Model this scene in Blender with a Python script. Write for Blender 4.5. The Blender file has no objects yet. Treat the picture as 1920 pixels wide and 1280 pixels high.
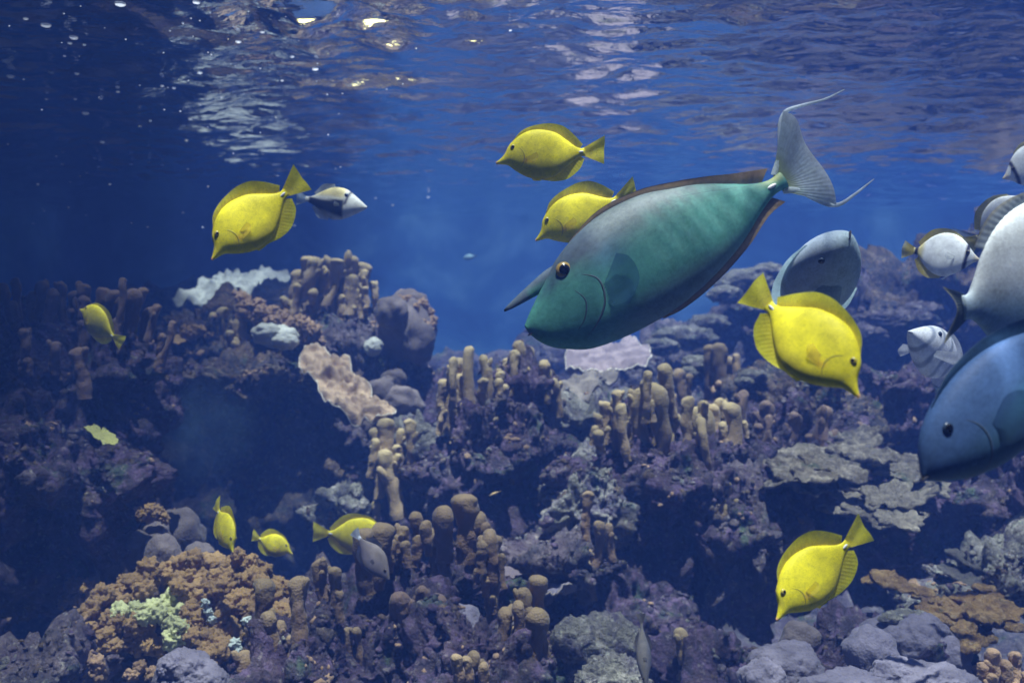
import bpy, bmesh, math, random
import numpy as np
from mathutils import Vector, Matrix

random.seed(7)
RNG = np.random.default_rng(11)
scene = bpy.context.scene
C = scene.collection
R = math.radians

# ------------------------------------------------------------------ camera
F_PX = 1844.0                     # focal length in photo pixels (1920 wide)
CAM_Z = 1.50
cam_d = bpy.data.cameras.new('camera')
cam = bpy.data.objects.new('camera', cam_d)
C.objects.link(cam)
cam.location = (0, 0, CAM_Z)
cam.rotation_euler = (R(90), 0, 0)
cam_d.sensor_width = 36
cam_d.lens = F_PX / 1920 * 36
cam_d.clip_start = 0.02
cam_d.clip_end = 200
cam_d.dof.use_dof = True
cam_d.dof.focus_distance = 1.75
cam_d.dof.aperture_fstop = 4.5
scene.camera = cam

# ------------------------------------------------------------------ light
SUN_EL, SUN_AZ = 78.0, 172.0       # azimuth: direction the light comes from, degrees clockwise from +Y
world = bpy.data.worlds.new('World')
scene.world = world
world.use_nodes = True
wn = world.node_tree
bg = wn.nodes['Background']
sky = wn.nodes.new('ShaderNodeTexSky')
sky.sky_type = 'NISHITA'
sky.sun_disc = False
sky.sun_elevation = R(SUN_EL)
sky.sun_rotation = R(SUN_AZ)
wn.links.new(sky.outputs[0], bg.inputs[0])
bg.inputs[1].default_value = 0.05

sun_d = bpy.data.lights.new('sun', 'SUN')
sun_d.energy = 5.0
sun_d.angle = R(0.6)
sun_d.color = (1.0, 0.97, 0.95)
sun = bpy.data.objects.new('sun', sun_d)
C.objects.link(sun)
sdir = Vector((math.sin(R(SUN_AZ)) * math.cos(R(SUN_EL)), math.cos(R(SUN_AZ)) * math.cos(R(SUN_EL)), math.sin(R(SUN_EL))))
sun.rotation_euler = sdir.to_track_quat('Z', 'Y').to_euler()
sun.location = sdir * 20

scene.view_settings.view_transform = 'Standard'
scene.view_settings.look = 'None'
scene.view_settings.gamma = 1.0
scene.view_settings.use_curve_mapping = False
scene.view_settings.exposure = 1.02

cy = scene.cycles
cy.use_denoising = True
cy.use_adaptive_sampling = True
cy.adaptive_threshold = 0.02
cy.max_bounces = 7
cy.diffuse_bounces = 3
cy.glossy_bounces = 3
cy.transmission_bounces = 4
cy.transparent_max_bounces = 8
cy.volume_bounces = 1
cy.sample_clamp_indirect = 4.0
cy.caustics_reflective = False
cy.caustics_refractive = False

# ------------------------------------------------------------------ helpers
def at(u, v, Y):
    """photo pixel -> point at distance Y along the view axis"""
    return Vector(((u - 960) / F_PX * Y, Y, CAM_Z + (640 - v) / F_PX * Y))

def px(n, Y):
    return n / F_PX * Y

def mesh_from(name, verts, faces, smooth=True):
    me = bpy.data.meshes.new(name)
    me.from_pydata([tuple(v) for v in verts], [], faces)
    me.update()
    if smooth:
        me.polygons.foreach_set('use_smooth', [True] * len(me.polygons))
    return me

def obj(name, me, mat=None, parent=None):
    o = bpy.data.objects.new(name, me)
    C.objects.link(o)
    if mat is not None and (not me.materials):
        me.materials.append(mat)
    if parent is not None:
        o.parent = parent
    return o

def empty(name, loc=(0, 0, 0)):
    o = bpy.data.objects.new(name, None)
    C.objects.link(o)
    o.location = loc
    o.empty_display_size = 0.05
    return o

def tag(o, label=None, cat=None, group=None, kind=None):
    if label: o['label'] = label
    if cat: o['category'] = cat
    if group: o['group'] = group
    if kind: o['kind'] = kind
    return o

# --- vectorised gradient and cell noise
_perm = RNG.permutation(512).astype(np.int64)
_perm = np.concatenate([_perm, _perm, _perm])
_grad = RNG.normal(size=(512, 3)); _grad /= np.linalg.norm(_grad, axis=1)[:, None]
_cell = RNG.random((512, 3))
def _h(i, j, k):
    return _perm[(_perm[(_perm[i & 511] + j) & 511] + k) & 511]
def perlin(p):
    pi = np.floor(p).astype(np.int64); f = p - pi
    w = f * f * f * (f * (f * 6 - 15) + 10)
    out = 0
    for dx in (0, 1):
        for dy in (0, 1):
            for dz in (0, 1):
                g = _grad[_h(pi[:, 0] + dx, pi[:, 1] + dy, pi[:, 2] + dz)]
                d = f - np.array([dx, dy, dz])
                wt = (w[:, 0] if dx else 1 - w[:, 0]) * (w[:, 1] if dy else 1 - w[:, 1]) * (w[:, 2] if dz else 1 - w[:, 2])
                out = out + wt * (g * d).sum(1)
    return out
def fbm(p, oct=4, gain=0.5):
    a, s, out = 1.0, 1.0, 0
    for _ in range(oct):
        out = out + a * perlin(p * s + 17.3 * s); a *= gain; s *= 2.03
    return out
def worley(p):
    pi = np.floor(p).astype(np.int64); f = p - pi
    best = np.full(len(p), 9.0)
    for dx in (-1, 0, 1):
        for dy in (-1, 0, 1):
            for dz in (-1, 0, 1):
                c = _cell[_h(pi[:, 0] + dx, pi[:, 1] + dy, pi[:, 2] + dz)] + np.array([dx, dy, dz])
                best = np.minimum(best, ((f - c) ** 2).sum(1))
    return np.sqrt(best)

_ico = {}
def ico(sub):
    if sub not in _ico:
        bm = bmesh.new()
        bmesh.ops.create_icosphere(bm, subdivisions=sub, radius=1)
        v = np.array([x.co[:] for x in bm.verts]); f = [[x.index for x in q.verts] for q in bm.faces]
        bm.free(); _ico[sub] = (v, f)
    return _ico[sub]

# ------------------------------------------------------------------ materials
def nodes_of(name):
    m = bpy.data.materials.new(name); m.use_nodes = True
    nt = m.node_tree
    b = nt.nodes['Principled BSDF']
    return m, nt, b
def N(nt, t, **kw):
    n = nt.nodes.new(t)
    for k, v in kw.items():
        if k in n.inputs: n.inputs[k].default_value = v
        else: setattr(n, k, v)
    return n
def ramp(nt, fac, stops):
    r = nt.nodes.new('ShaderNodeValToRGB')
    e = r.color_ramp.elements
    while len(e) < len(stops): e.new(0.5)
    for i, (p, c) in enumerate(stops):
        e[i].position = p; e[i].color = (*c, 1) if len(c) == 3 else c
    nt.links.new(fac, r.inputs[0])
    return r.outputs[0]
def noise(nt, vec, scale, detail=4, rough=0.55, dist=0.0):
    n = N(nt, 'ShaderNodeTexNoise', Scale=scale, Detail=detail, Roughness=rough, Distortion=dist)
    if vec is not None: nt.links.new(vec, n.inputs['Vector'])
    return n.outputs['Fac']
def mixc(nt, fac, a, b):
    m = nt.nodes.new('ShaderNodeMix'); m.data_type = 'RGBA'
    for sock, val in ((m.inputs[0], fac), (m.inputs[6], a), (m.inputs[7], b)):
        if isinstance(val, (int, float)): sock.default_value = val
        elif isinstance(val, tuple): sock.default_value = (*val, 1) if len(val) == 3 else val
        else: nt.links.new(val, sock)
    return m.outputs[2]
def bump(nt, b, h, strength=0.5, dist=0.01, prev=None):
    n = N(nt, 'ShaderNodeBump', Strength=strength, Distance=dist)
    nt.links.new(h, n.inputs['Height'])
    if prev is not None: nt.links.new(prev, n.inputs['Normal'])
    if b is not None: nt.links.new(n.outputs[0], b.inputs['Normal'])
    return n.outputs[0]

def flat_mat(name, col, rough=0.7):
    m, nt, b = nodes_of(name)
    co = N(nt, 'ShaderNodeTexCoord').outputs['Object']
    f = noise(nt, co, 3.0, 5)
    nt.links.new(mixc(nt, f, tuple(c * 0.75 for c in col), tuple(min(1, c * 1.2) for c in col)), b.inputs['Base Color'])
    b.inputs['Roughness'].default_value = rough
    return m

# ------------------------------------------------------------------ tank
SURF = CAM_Z + 0.86
X0, X1, YB = -4.6, 4.6, 6.9
def box(name, lo, hi, mat, kind='structure'):
    x0, y0, z0 = lo; x1, y1, z1 = hi
    v = [(x0,y0,z0),(x1,y0,z0),(x1,y1,z0),(x0,y1,z0),(x0,y0,z1),(x1,y0,z1),(x1,y1,z1),(x0,y1,z1)]
    f = [(0,3,2,1),(4,5,6,7),(0,1,5,4),(1,2,6,5),(2,3,7,6),(3,0,4,7)]
    o = obj(name, mesh_from(name, v, f, False), mat)
    if kind: o['kind'] = kind
    return o
M_wall = flat_mat('blue_tank_wall', (0.04, 0.15, 0.40))
def wall_mat():
    m, nt, b = nodes_of('mottled_tank_wall')
    co = N(nt, 'ShaderNodeTexCoord').outputs['Object']
    c = ramp(nt, noise(nt, co, 1.3, 5, 0.6, 0.5), [(0.30, (0.015, 0.07, 0.24)), (0.5, (0.05, 0.17, 0.38)), (0.68, (0.16, 0.36, 0.56))])
    nt.links.new(c, b.inputs['Base Color']); b.inputs['Roughness'].default_value = 0.8
    return m
M_wall = wall_mat()
M_hall = flat_mat('dark_hall', (0.03, 0.035, 0.05))
M_sand = flat_mat('sand', (0.45, 0.42, 0.36))
M_deck = flat_mat('deck', (0.3, 0.27, 0.22))
box('back_wall', (X0, YB, -0.6), (X1, YB + 0.2, SURF + 0.9), M_wall)
box('left_wall', (X0 - 0.2, -3.0, -0.6), (X0, YB + 0.2, SURF + 0.9), M_wall)
box('right_wall', (X1, -3.0, -0.6), (X1 + 0.2, YB + 0.2, SURF + 0.9), M_wall)
box('hall_wall', (X0 - 0.2, -3.2, -0.6), (X1 + 0.2, -3.002, SURF + 0.9), M_hall)
box('hall_ceiling', (X0 - 0.2, -3.2, SURF + 0.902), (X1 + 0.2, 0.0, SURF + 1.05), M_hall)
box('tank_floor', (X0 - 0.2, -3.2, -0.8), (X1 + 0.2, YB + 0.2, -0.602), M_sand)

# water surface, seen from below
def water():
    m, nt, b = nodes_of('water_surface'); nt.nodes.remove(b)
    out = nt.nodes['Material Output']
    co = N(nt, 'ShaderNodeTexCoord').outputs['Object']
    mp = N(nt, 'ShaderNodeMapping'); nt.links.new(co, mp.inputs[0]); mp.inputs['Scale'].default_value = (0.6, 1.25, 1); mp.inputs['Rotation'].default_value = (0, 0, 0.25)
    n1 = noise(nt, mp.outputs[0], 26, 3, 0.5, 0.4)
    nrm = bump(nt, None, n1, 0.42, 0.012)
    fr = N(nt, 'ShaderNodeFresnel', IOR=1.33); nt.links.new(nrm, fr.inputs['Normal'])
    gl = N(nt, 'ShaderNodeBsdfGlossy', Roughness=0.03); nt.links.new(nrm, gl.inputs['Normal'])
    gl.inputs['Color'].default_value = (1, 1, 1, 1)
    tr = N(nt, 'ShaderNodeBsdfTransparent')
    mx = nt.nodes.new('ShaderNodeMixShader')
    nt.links.new(fr.outputs[0], mx.inputs[0]); nt.links.new(tr.outputs[0], mx.inputs[1]); nt.links.new(gl.outputs[0], mx.inputs[2])
    nt.links.new(mx.outputs[0], out.inputs['Surface'])
    nx, ny = 540, 400
    xs = np.linspace(X0 + 0.001, X1 - 0.001, nx); ys = np.linspace(0.3, YB - 0.001, ny)
    gx, gy = np.meshgrid(xs, ys); p = np.stack([gx.ravel(), gy.ravel(), np.zeros(gx.size)], 1)
    # wind-blown ripples with slightly tilted crests
    c, s = math.cos(0.25), math.sin(0.25)
    q = np.stack([(p[:, 0] * c - p[:, 1] * s) * 5.4, (p[:, 0] * s + p[:, 1] * c) * 10.5, p[:, 2] + 0.5], 1)
    z = 0.024 * perlin(q) + 0.010 * perlin(q * 2.1 + 5) + 0.035 * perlin(q * 0.30 + 9)
    # choppier patch below the inlet, upper left of the view
    d2 = ((p[:, 0] + 0.45) / 0.40) ** 2 + ((p[:, 1] - 2.55) / 0.40) ** 2
    z += np.exp(-d2) * (0.075 * perlin(p * 6.5 + 3.3) + 0.026 * perlin(p * 15 + 1.3))
    p[:, 2] = SURF + z
    idx = np.arange(nx * ny).reshape(ny, nx)
    f = np.stack([idx[:-1, :-1], idx[:-1, 1:], idx[1:, 1:], idx[1:, :-1]], -1).reshape(-1, 4)
    o = obj('water_surface', mesh_from('water_surface', p, f.tolist()), m)
    o['kind'] = 'structure'
water()

def haze():
    m = bpy.data.materials.new('water_haze'); m.use_nodes = True
    nt = m.node_tree; nt.nodes.remove(nt.nodes['Principled BSDF'])
    v = N(nt, 'ShaderNodeVolumePrincipled')
    v.inputs['Color'].default_value = (0.055, 0.125, 0.46, 1)
    v.inputs['Absorption Color'].default_value = (0.07, 0.26, 1.0, 1)
    v.inputs['Density'].default_value = 0.145
    v.inputs['Anisotropy'].default_value = 0.0
    nt.links.new(v.outputs[0], nt.nodes['Material Output'].inputs['Volume'])
    o = box('haze', (X0 - 0.4, -3.4, -1.8), (X1 + 0.4, YB + 0.4, SURF + 1.3), m, 'stuff')
    tag(o, 'blue haze of the aquarium water', 'haze')
haze()


# unseen shade screen added above the water: opacity grows leftwards to dim that side
def shade_screen_material():
    m, nt, b = nodes_of('added_shade_mask')
    b.inputs['Base Color'].default_value = (0.02, 0.03, 0.03, 1)
    tr = N(nt, 'ShaderNodeBsdfTransparent'); mx = nt.nodes.new('ShaderNodeMixShader')
    co = N(nt, 'ShaderNodeTexCoord').outputs['Object']
    sep = N(nt, 'ShaderNodeSeparateXYZ'); nt.links.new(co, sep.inputs[0])
    mr = N(nt, 'ShaderNodeMapRange'); nt.links.new(sep.outputs['X'], mr.inputs[0])
    for i, v in enumerate((-0.5, -1.4, 0.0, 0.98)): mr.inputs[i + 1].default_value = v
    nz = N(nt, 'ShaderNodeMath', operation='MULTIPLY_ADD'); nt.links.new(noise(nt, co, 1.8, 3), nz.inputs[0]); nz.inputs[1].default_value = 0.5; nz.inputs[2].default_value = 0.75
    mu = N(nt, 'ShaderNodeMath', operation='MULTIPLY', use_clamp=True); nt.links.new(mr.outputs[0], mu.inputs[0]); nt.links.new(nz.outputs[0], mu.inputs[1])
    # opacity pattern shaped to dapple the sunlight like water caustics
    wob = N(nt, 'ShaderNodeVectorMath', operation='MULTIPLY_ADD'); nt.links.new(N(nt, 'ShaderNodeTexNoise', Scale=5.0).outputs['Color'], wob.inputs[0])
    wob.inputs[1].default_value = (0.10, 0.10, 0.0); nt.links.new(co, wob.inputs[2])
    vor = N(nt, 'ShaderNodeTexVoronoi', Scale=5.0, feature='DISTANCE_TO_EDGE'); nt.links.new(wob.outputs[0], vor.inputs['Vector'])
    dapples = ramp(nt, vor.outputs['Distance'], [(0.02, (0, 0, 0)), (0.11, (0.42,) * 3)])
    mb = N(nt, 'ShaderNodeMapRange'); nt.links.new(sep.outputs['Y'], mb.inputs[0])      # opacity evened out to keep light streaks off the back wall
    for i, v in enumerate((5.4, 6.2, 0.0, 1.0)): mb.inputs[i + 1].default_value = v
    dapples = mixc(nt, mb.outputs[0], dapples, (0.26, 0.26, 0.26))
    dv = N(nt, 'ShaderNodeVectorMath', operation='DISTANCE'); nt.links.new(wob.outputs[0], dv.inputs[0]); dv.inputs[1].default_value = (-1.32, 4.85, SURF + 0.7)
    sun_gap = ramp(nt, dv.outputs['Value'], [(0.24, (0.1,) * 3), (0.36, (1, 1, 1))])      # clear spot added to let a sun shaft onto the far left
    mt = N(nt, 'ShaderNodeMath', operation='MULTIPLY'); nt.links.new(mu.outputs[0], mt.inputs[0]); nt.links.new(sun_gap, mt.inputs[1]); mu = mt
    mxx = N(nt, 'ShaderNodeMath', operation='MAXIMUM'); nt.links.new(mu.outputs[0], mxx.inputs[0]); nt.links.new(dapples, mxx.inputs[1])
    # opacity band shaped to dim the foreground, with faint shading patches further back
    my = N(nt, 'ShaderNodeMapRange'); nt.links.new(sep.outputs['Y'], my.inputs[0]); my.inputs[1].default_value = 0.0; my.inputs[2].default_value = 4.0
    band = ramp(nt, my.outputs[0], [(0.425, (0, 0, 0)), (0.45, (0.5,) * 3), (0.53, (0.5,) * 3), (0.56, (0, 0, 0))])
    pools = ramp(nt, noise(nt, co, 2.3, 2, 0.5), [(0.45, (0, 0, 0)), (0.62, (0.15,) * 3)])
    far = ramp(nt, my.outputs[0], [(0.56, (0, 0, 0)), (0.64, (1, 1, 1))])
    pf = N(nt, 'ShaderNodeMath', operation='MULTIPLY'); nt.links.new(pools, pf.inputs[0]); nt.links.new(far, pf.inputs[1])
    for extra in (band, pf.outputs[0]):
        m3 = N(nt, 'ShaderNodeMath', operation='MAXIMUM'); nt.links.new(mxx.outputs[0], m3.inputs[0]); nt.links.new(extra, m3.inputs[1]); mxx = m3
    nt.links.new(mxx.outputs[0], mx.inputs[0])
    nt.links.new(tr.outputs[0], mx.inputs[1]); nt.links.new(b.outputs[0], mx.inputs[2])
    nt.links.new(mx.outputs[0], nt.nodes['Material Output'].inputs['Surface'])
    return m
nx_, ny_ = 40, 50
V = [(X0 + 0.05 + (X1 - X0 - 0.1) * i / (nx_ - 1), -0.5 + (YB + 0.45) * j / (ny_ - 1), SURF + 0.7 + 0.02 * math.sin(i * .7 + j * .5)) for j in range(ny_) for i in range(nx_)]
Fq = [(j * nx_ + i, j * nx_ + i + 1, (j + 1) * nx_ + i + 1, (j + 1) * nx_ + i) for j in range(ny_ - 1) for i in range(nx_ - 1)]
tag(obj('added_shade_screen', mesh_from('added_shade_screen', V, Fq), shade_screen_material()), 'unseen screen added above the tank to shade it, densest over its left side', 'cloth')

# warm floodlight hanging low over the water: its glitter shows yellow in the chop at the top of the picture
def floodlight():
    c = Vector((-0.68, 4.5, SURF + 0.43))
    root = empty('floodlight', c); tag(root, 'warm yellow floodlight hanging above the choppy water at the top left of centre', 'lamp')
    root.rotation_euler = (R(-10), 0, 0)
    m, nt, b = nodes_of('lamp_glow'); b.inputs['Emission Color'].default_value = (1.0, 0.82, 0.22, 1); b.inputs['Emission Strength'].default_value = 3.2
    def slab(n, lo, hi, mat):
        o = box(n, lo, hi, mat, None); o.parent = root
    slab('housing', (-0.66, 0.0, -0.21), (0.66, 0.06, 0.21), M_hall)
    slab('lamp_panel', (-0.63, -0.012, -0.19), (0.63, -0.002, 0.19), m)
    slab('bracket', (-0.03, 0.01, 0.212), (0.03, 0.05, 0.56), M_hall)
floodlight()

# ------------------------------------------------------------------ reef materials
def rock_material(name, cols, spec=0.25, scale=1.0, world=False):
    m, nt, b = nodes_of(name)
    co = N(nt, 'ShaderNodeNewGeometry').outputs['Position'] if world else N(nt, 'ShaderNodeTexCoord').outputs['Object']
    f1 = noise(nt, co, 5.0 * scale, 5, 0.6, 0.4)
    c1 = ramp(nt, f1, [(0.30, cols[0]), (0.45, cols[1]), (0.58, cols[2]), (0.72, cols[0])])
    pt = noise(nt, co, 2.6 * scale, 3, 0.6, 0.8)
    c1 = mixc(nt, ramp(nt, pt, [(0.54, (0, 0, 0)), (0.62, (0.5,) * 3)]), c1, (0.15, 0.115, 0.055))
    c1 = mixc(nt, ramp(nt, noise(nt, co, 7.5 * scale, 3, 0.6, 0.6), [(0.60, (0, 0, 0)), (0.68, (0.8,) * 3)]), c1, (0.09, 0.14, 0.075))
    f2 = noise(nt, co, 26 * scale, 4, 0.65)
    c2 = mixc(nt, ramp(nt, f2, [(0.50, (0, 0, 0)), (0.64, (1, 1, 1))]), c1, cols[3])
    f3 = noise(nt, co, 60 * scale, 3, 0.6)
    c3 = mixc(nt, ramp(nt, f3, [(0.58, (0, 0, 0)), (0.72, (0.8, 0.8, 0.8))]), c2, cols[4])
    nt.links.new(c3, b.inputs['Base Color'])
    b.inputs['Roughness'].default_value = 0.8
    b.inputs['Specular IOR Level'].default_value = spec
    vor = N(nt, 'ShaderNodeTexVoronoi', Scale=70.0 * scale); nt.links.new(co, vor.inputs['Vector'])
    n1 = bump(nt, None, vor.outputs['Distance'], 0.8, 0.010)
    n2 = bump(nt, None, noise(nt, co, 38 * scale, 5, 0.75), 0.9, 0.022, n1)
    bump(nt, b, noise(nt, co, 150 * scale, 4, 0.7), 0.8, 0.006, n2)
    return m
PURPLE = [(0.085, 0.05, 0.11), (0.105, 0.075, 0.09), (0.07, 0.06, 0.075), (0.19, 0.13, 0.21), (0.36, 0.32, 0.27)]
BROWN = [(0.09, 0.065, 0.06), (0.14, 0.10, 0.065), (0.08, 0.075, 0.075), (0.24, 0.17, 0.10), (0.42, 0.36, 0.22)]
LILAC = [(0.135, 0.095, 0.14), (0.17, 0.135, 0.14), (0.10, 0.09, 0.10), (0.26, 0.21, 0.21), (0.50, 0.46, 0.37)]
PALE = [(0.20, 0.17, 0.20), (0.28, 0.27, 0.20), (0.15, 0.13, 0.17), (0.44, 0.41, 0.34), (0.60, 0.62, 0.46)]
M_purple = rock_material('purple_rock', PURPLE)
M_brown = rock_material('brown_rock', BROWN)
M_shelf = rock_material('grey_shelf', [(0.24, 0.21, 0.16), (0.34, 0.30, 0.22), (0.16, 0.14, 0.11), (0.44, 0.39, 0.29), (0.55, 0.50, 0.40)], 0.2, 1.4, True)
M_shelfo = rock_material('orange_shelf', [(0.34, 0.20, 0.07), (0.42, 0.27, 0.10), (0.25, 0.16, 0.07), (0.52, 0.35, 0.14), (0.62, 0.50, 0.28)], 0.2, 1.4, True)
M_lilac = rock_material('lilac_rock', LILAC)
M_pale = rock_material('pale_rock', PALE)

def coral_material(name, col, tip=None, scale=1.0, rough=0.75, bumps=0.5):
    """velvety coral skin: fine polyps, mottling, optional growing tips, paler by nature and by painted sunlight (local z 0.75..1)"""
    m, nt, b = nodes_of(name)
    tc = N(nt, 'ShaderNodeTexCoord'); co = tc.outputs['Object']
    oi = N(nt, 'ShaderNodeObjectInfo')
    geo = N(nt, 'ShaderNodeNewGeometry').outputs['Position']
    f = noise(nt, geo, 30 * scale, 4, 0.6)
    c = mixc(nt, f, tuple(x * 0.62 for x in col), tuple(min(1, x * 1.35) for x in col))
    hsv = N(nt, 'ShaderNodeHueSaturation')
    mr = N(nt, 'ShaderNodeMapRange'); nt.links.new(oi.outputs['Random'], mr.inputs[0])
    mr.inputs[3].default_value = 0.72; mr.inputs[4].default_value = 1.25
    nt.links.new(mr.outputs[0], hsv.inputs['Value']); nt.links.new(c, hsv.inputs['Color'])
    c = hsv.outputs[0]
    if tip is not None:
        sep = N(nt, 'ShaderNodeSeparateXYZ'); nt.links.new(co, sep.inputs[0])
        c = mixc(nt, ramp(nt, sep.outputs['Z'], [(0.55, (0, 0, 0)), (1.0, (0.42, 0.42, 0.42))]), c, tip)  # pale tip: real growth colour with a sun highlight mixed in
    nt.links.new(c, b.inputs['Base Color'])
    b.inputs['Roughness'].default_value = rough
    b.inputs['Specular IOR Level'].default_value = 0.25
    b.inputs['Sheen Weight'].default_value = 0.15
    vor = N(nt, 'ShaderNodeTexVoronoi', Scale=190.0 * scale); nt.links.new(geo, vor.inputs['Vector'])
    n1 = bump(nt, None, vor.outputs['Distance'], bumps, 0.003)
    bump(nt, b, noise(nt, geo, 55 * scale, 3, 0.6), 0.5, 0.006, n1)
    return m
M_finger = coral_material('finger_coral', (0.24, 0.155, 0.085), (0.46, 0.36, 0.17))
M_finger_dark = coral_material('finger_coral_dark', (0.17, 0.11, 0.075), (0.26, 0.18, 0.12))
M_finger_pale = coral_material('finger_coral_pale', (0.32, 0.23, 0.12), (0.64, 0.53, 0.24))
M_cauli = coral_material('brown_cauliflower', (0.37, 0.235, 0.09), None, 1.0, 0.8, 0.8)
M_caulig = coral_material('green_cauliflower', (0.62, 0.64, 0.30), None, 1.0, 0.8, 0.6)
M_cauliw = coral_material('white_cauliflower', (0.66, 0.76, 0.66), None, 1.0, 0.8, 0.6)
M_mound = coral_material('grey_mound', (0.19, 0.155, 0.14), None, 0.8)
M_moundb = coral_material('brown_mound', (0.30, 0.21, 0.16), None, 0.8)
M_moundl = coral_material('lavender_mound', (0.20, 0.18, 0.215), None, 0.8)
M_platebrown = coral_material('brown_plate', (0.34, 0.245, 0.15), None, 0.7)
M_platepink = coral_material('pink_plate', (0.33, 0.26, 0.26), None, 0.7)
M_plategrey = coral_material('grey_plate', (0.34, 0.29, 0.23), None, 0.7)
M_plateorange = coral_material('orange_plate', (0.55, 0.36, 0.14), None, 0.7)
M_platepale = coral_material('pale_plate', (0.46, 0.47, 0.40), None, 0.7)
M_rim = coral_material('plate_rim', (0.72, 0.66, 0.52), None, 1.0)
M_yellowgreen = coral_material('yellow_green_plate', (0.50, 0.50, 0.14), None, 1.0)
M_nodule = coral_material('nodule', (0.34, 0.22, 0.12), None, 1.2)

# ------------------------------------------------------------------ reef rock
def rock_mesh(name, rad, seed, sub=6, rough=0.5, ridge=0.5):
    v, f = ico(sub)
    r = np.array(rad); p = v * r
    o = np.array([seed * 3.7, seed * 1.3, seed * 7.1])
    s = (rad[0] * rad[2]) ** 0.5
    st = np.array([1, 1, 1 - ridge * 0.75])
    d = rough * s * (0.8 * fbm(p / s * 1.0 + o, 3) + 0.7 * (0.5 - worley(p * st / s * 1.9 + o)))
    p = p + v * d[:, None]
    q = p * np.array([1, 1, 0.7])
    d2 = 0.06 * (0.5 - worley(q * 8 + o)) + 0.10 * fbm(q * 8 + o, 5, 0.62) - 0.05 * np.abs(fbm(q * 14 + o + 7, 3, 0.6))
    p = p + v * d2[:, None]
    # ledges: pull the surface out in rough horizontal steps
    lev = (p[:, 2] + 0.05 * fbm(p * 4 + o, 2)) * 9
    p[:, :2] += v[:, :2] * (0.030 * np.clip(np.sin(lev * 2 * math.pi * 0.5), -0.2, 1))[:, None]
    fa = np.array(f); c = v[fa].mean(1)
    fa = fa[(c[:, 1] < 0.5) & (c[:, 2] > -0.75)]
    used = np.unique(fa); mp = np.full(len(v), -1); mp[used] = np.arange(len(used))
    return mesh_from(name, p[used], mp[fa].tolist())

def growth(rock, me_verts, mw, n, mats, size=(0.006, 0.013), seed=1):
    """crust of encrusting growth over the upper faces of a rock: far too many to count"""
    rg = np.random.default_rng(seed)
    k = len(me_verts.vertices)
    P = np.empty(k * 3); Nn = np.empty(k * 3)
    me_verts.vertices.foreach_get('co', P); me_verts.vertices.foreach_get('normal', Nn)
    P = P.reshape(-1, 3); Nn = Nn.reshape(-1, 3)
    n = int(n * 2.2)
    w = np.clip(Nn[:, 2] + 0.5, 0.02, 1.2) * np.clip(perlin(P * 6 + seed) + 0.12, 0.0, 1) ** 1.2
    w /= w.sum()
    idx = rg.choice(k, n, p=w)
    V = []; Fc = []; base = 0; cnt = []
    for i in idx:
        big = rg.random() < 0.06
        iv, jf = ico(2) if big else ico(1)
        sc = rg.uniform(*size) * (1.5 if big else rg.uniform(0.5, 1.0))
        q = iv * (1 + 0.35 * rg.normal(size=(len(iv), 1)) * 0.6) * sc * rg.uniform(.6, 1.5, 3)
        q = q - np.outer(q @ Nn[i], Nn[i]) * 0.45
        V.append(q + P[i] - Nn[i] * sc * 0.10)
        Fc.append(np.array(jf) + base); base += len(iv); cnt.append(len(jf))
    me = mesh_from('growth', np.concatenate(V), np.concatenate(Fc).tolist())
    for m in mats: me.materials.append(m)
    pm = perlin(P[idx] * 9 + 3.3 * seed)
    mi = np.clip(((pm + 0.5) * len(mats) + rg.normal(size=n) * 0.5), 0, len(mats) - 1).astype(int)
    me.polygons.foreach_set('material_index', np.repeat(mi, cnt))
    o = obj('encrusting_growth', me, None, rock)
    o['kind'] = 'stuff'

def rock(u, v, Y, w, h, dep, mat, seed, sub=6, rough=0.5, ridge=0.5, grow=250, mats=None, tilt=0):
    c = at(u, v, Y)
    rad = (px(w, Y), dep, px(h, Y))
    me = rock_mesh('reef_rock', rad, seed, sub, rough, ridge)
    o = obj('reef_rock', me, mat)
    o.location = c; o.rotation_euler = (0, R(tilt), 0)
    o['kind'] = 'structure'
    if grow: growth(o, me, None, grow, mats or [mat, M_nodule, mat, M_purple, M_brown, mat, M_lilac, M_pale], seed=seed)
    return o

# left wall of the reef
rock(40, 830, 3.2, 250, 270, 0.42, M_purple, 1, grow=420)
rock(190, 740, 3.1, 110, 165, 0.28, M_purple, 2, grow=260)
rock(110, 920, 2.75, 150, 120, 0.26, M_purple, 3, rough=0.55, grow=420)
rock(20, 1090, 2.7, 110, 120, 0.25, M_purple, 31, sub=5, grow=200)
rock(50, 1290, 2.2, 110, 90, 0.16, M_lilac, 4, sub=5, grow=200)
# the dark recess and the middle ridge
rock(420, 960, 4.9, 330, 330, 0.45, M_brown, 5, grow=150)
rock(560, 800, 4.15, 170, 190, 0.34, M_brown, 6, grow=420, rough=0.6)
rock(455, 715, 3.85, 150, 40, 0.36, M_brown, 53, grow=320, rough=0.4)
rock(400, 690, 4.1, 105, 120, 0.26, M_brown, 7, grow=320)
rock(700, 760, 4.1, 120, 170, 0.30, M_lilac, 8, grow=380)
rock(622, 605, 4.3, 66, 70, 0.14, M_brown, 9, sub=5, grow=220, ridge=0.8)
rock(800, 1000, 4.0, 170, 260, 0.30, M_purple, 10, grow=200)
rock(660, 960, 3.5, 45, 75, 0.12, M_pale, 40, sub=5, grow=120)
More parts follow.
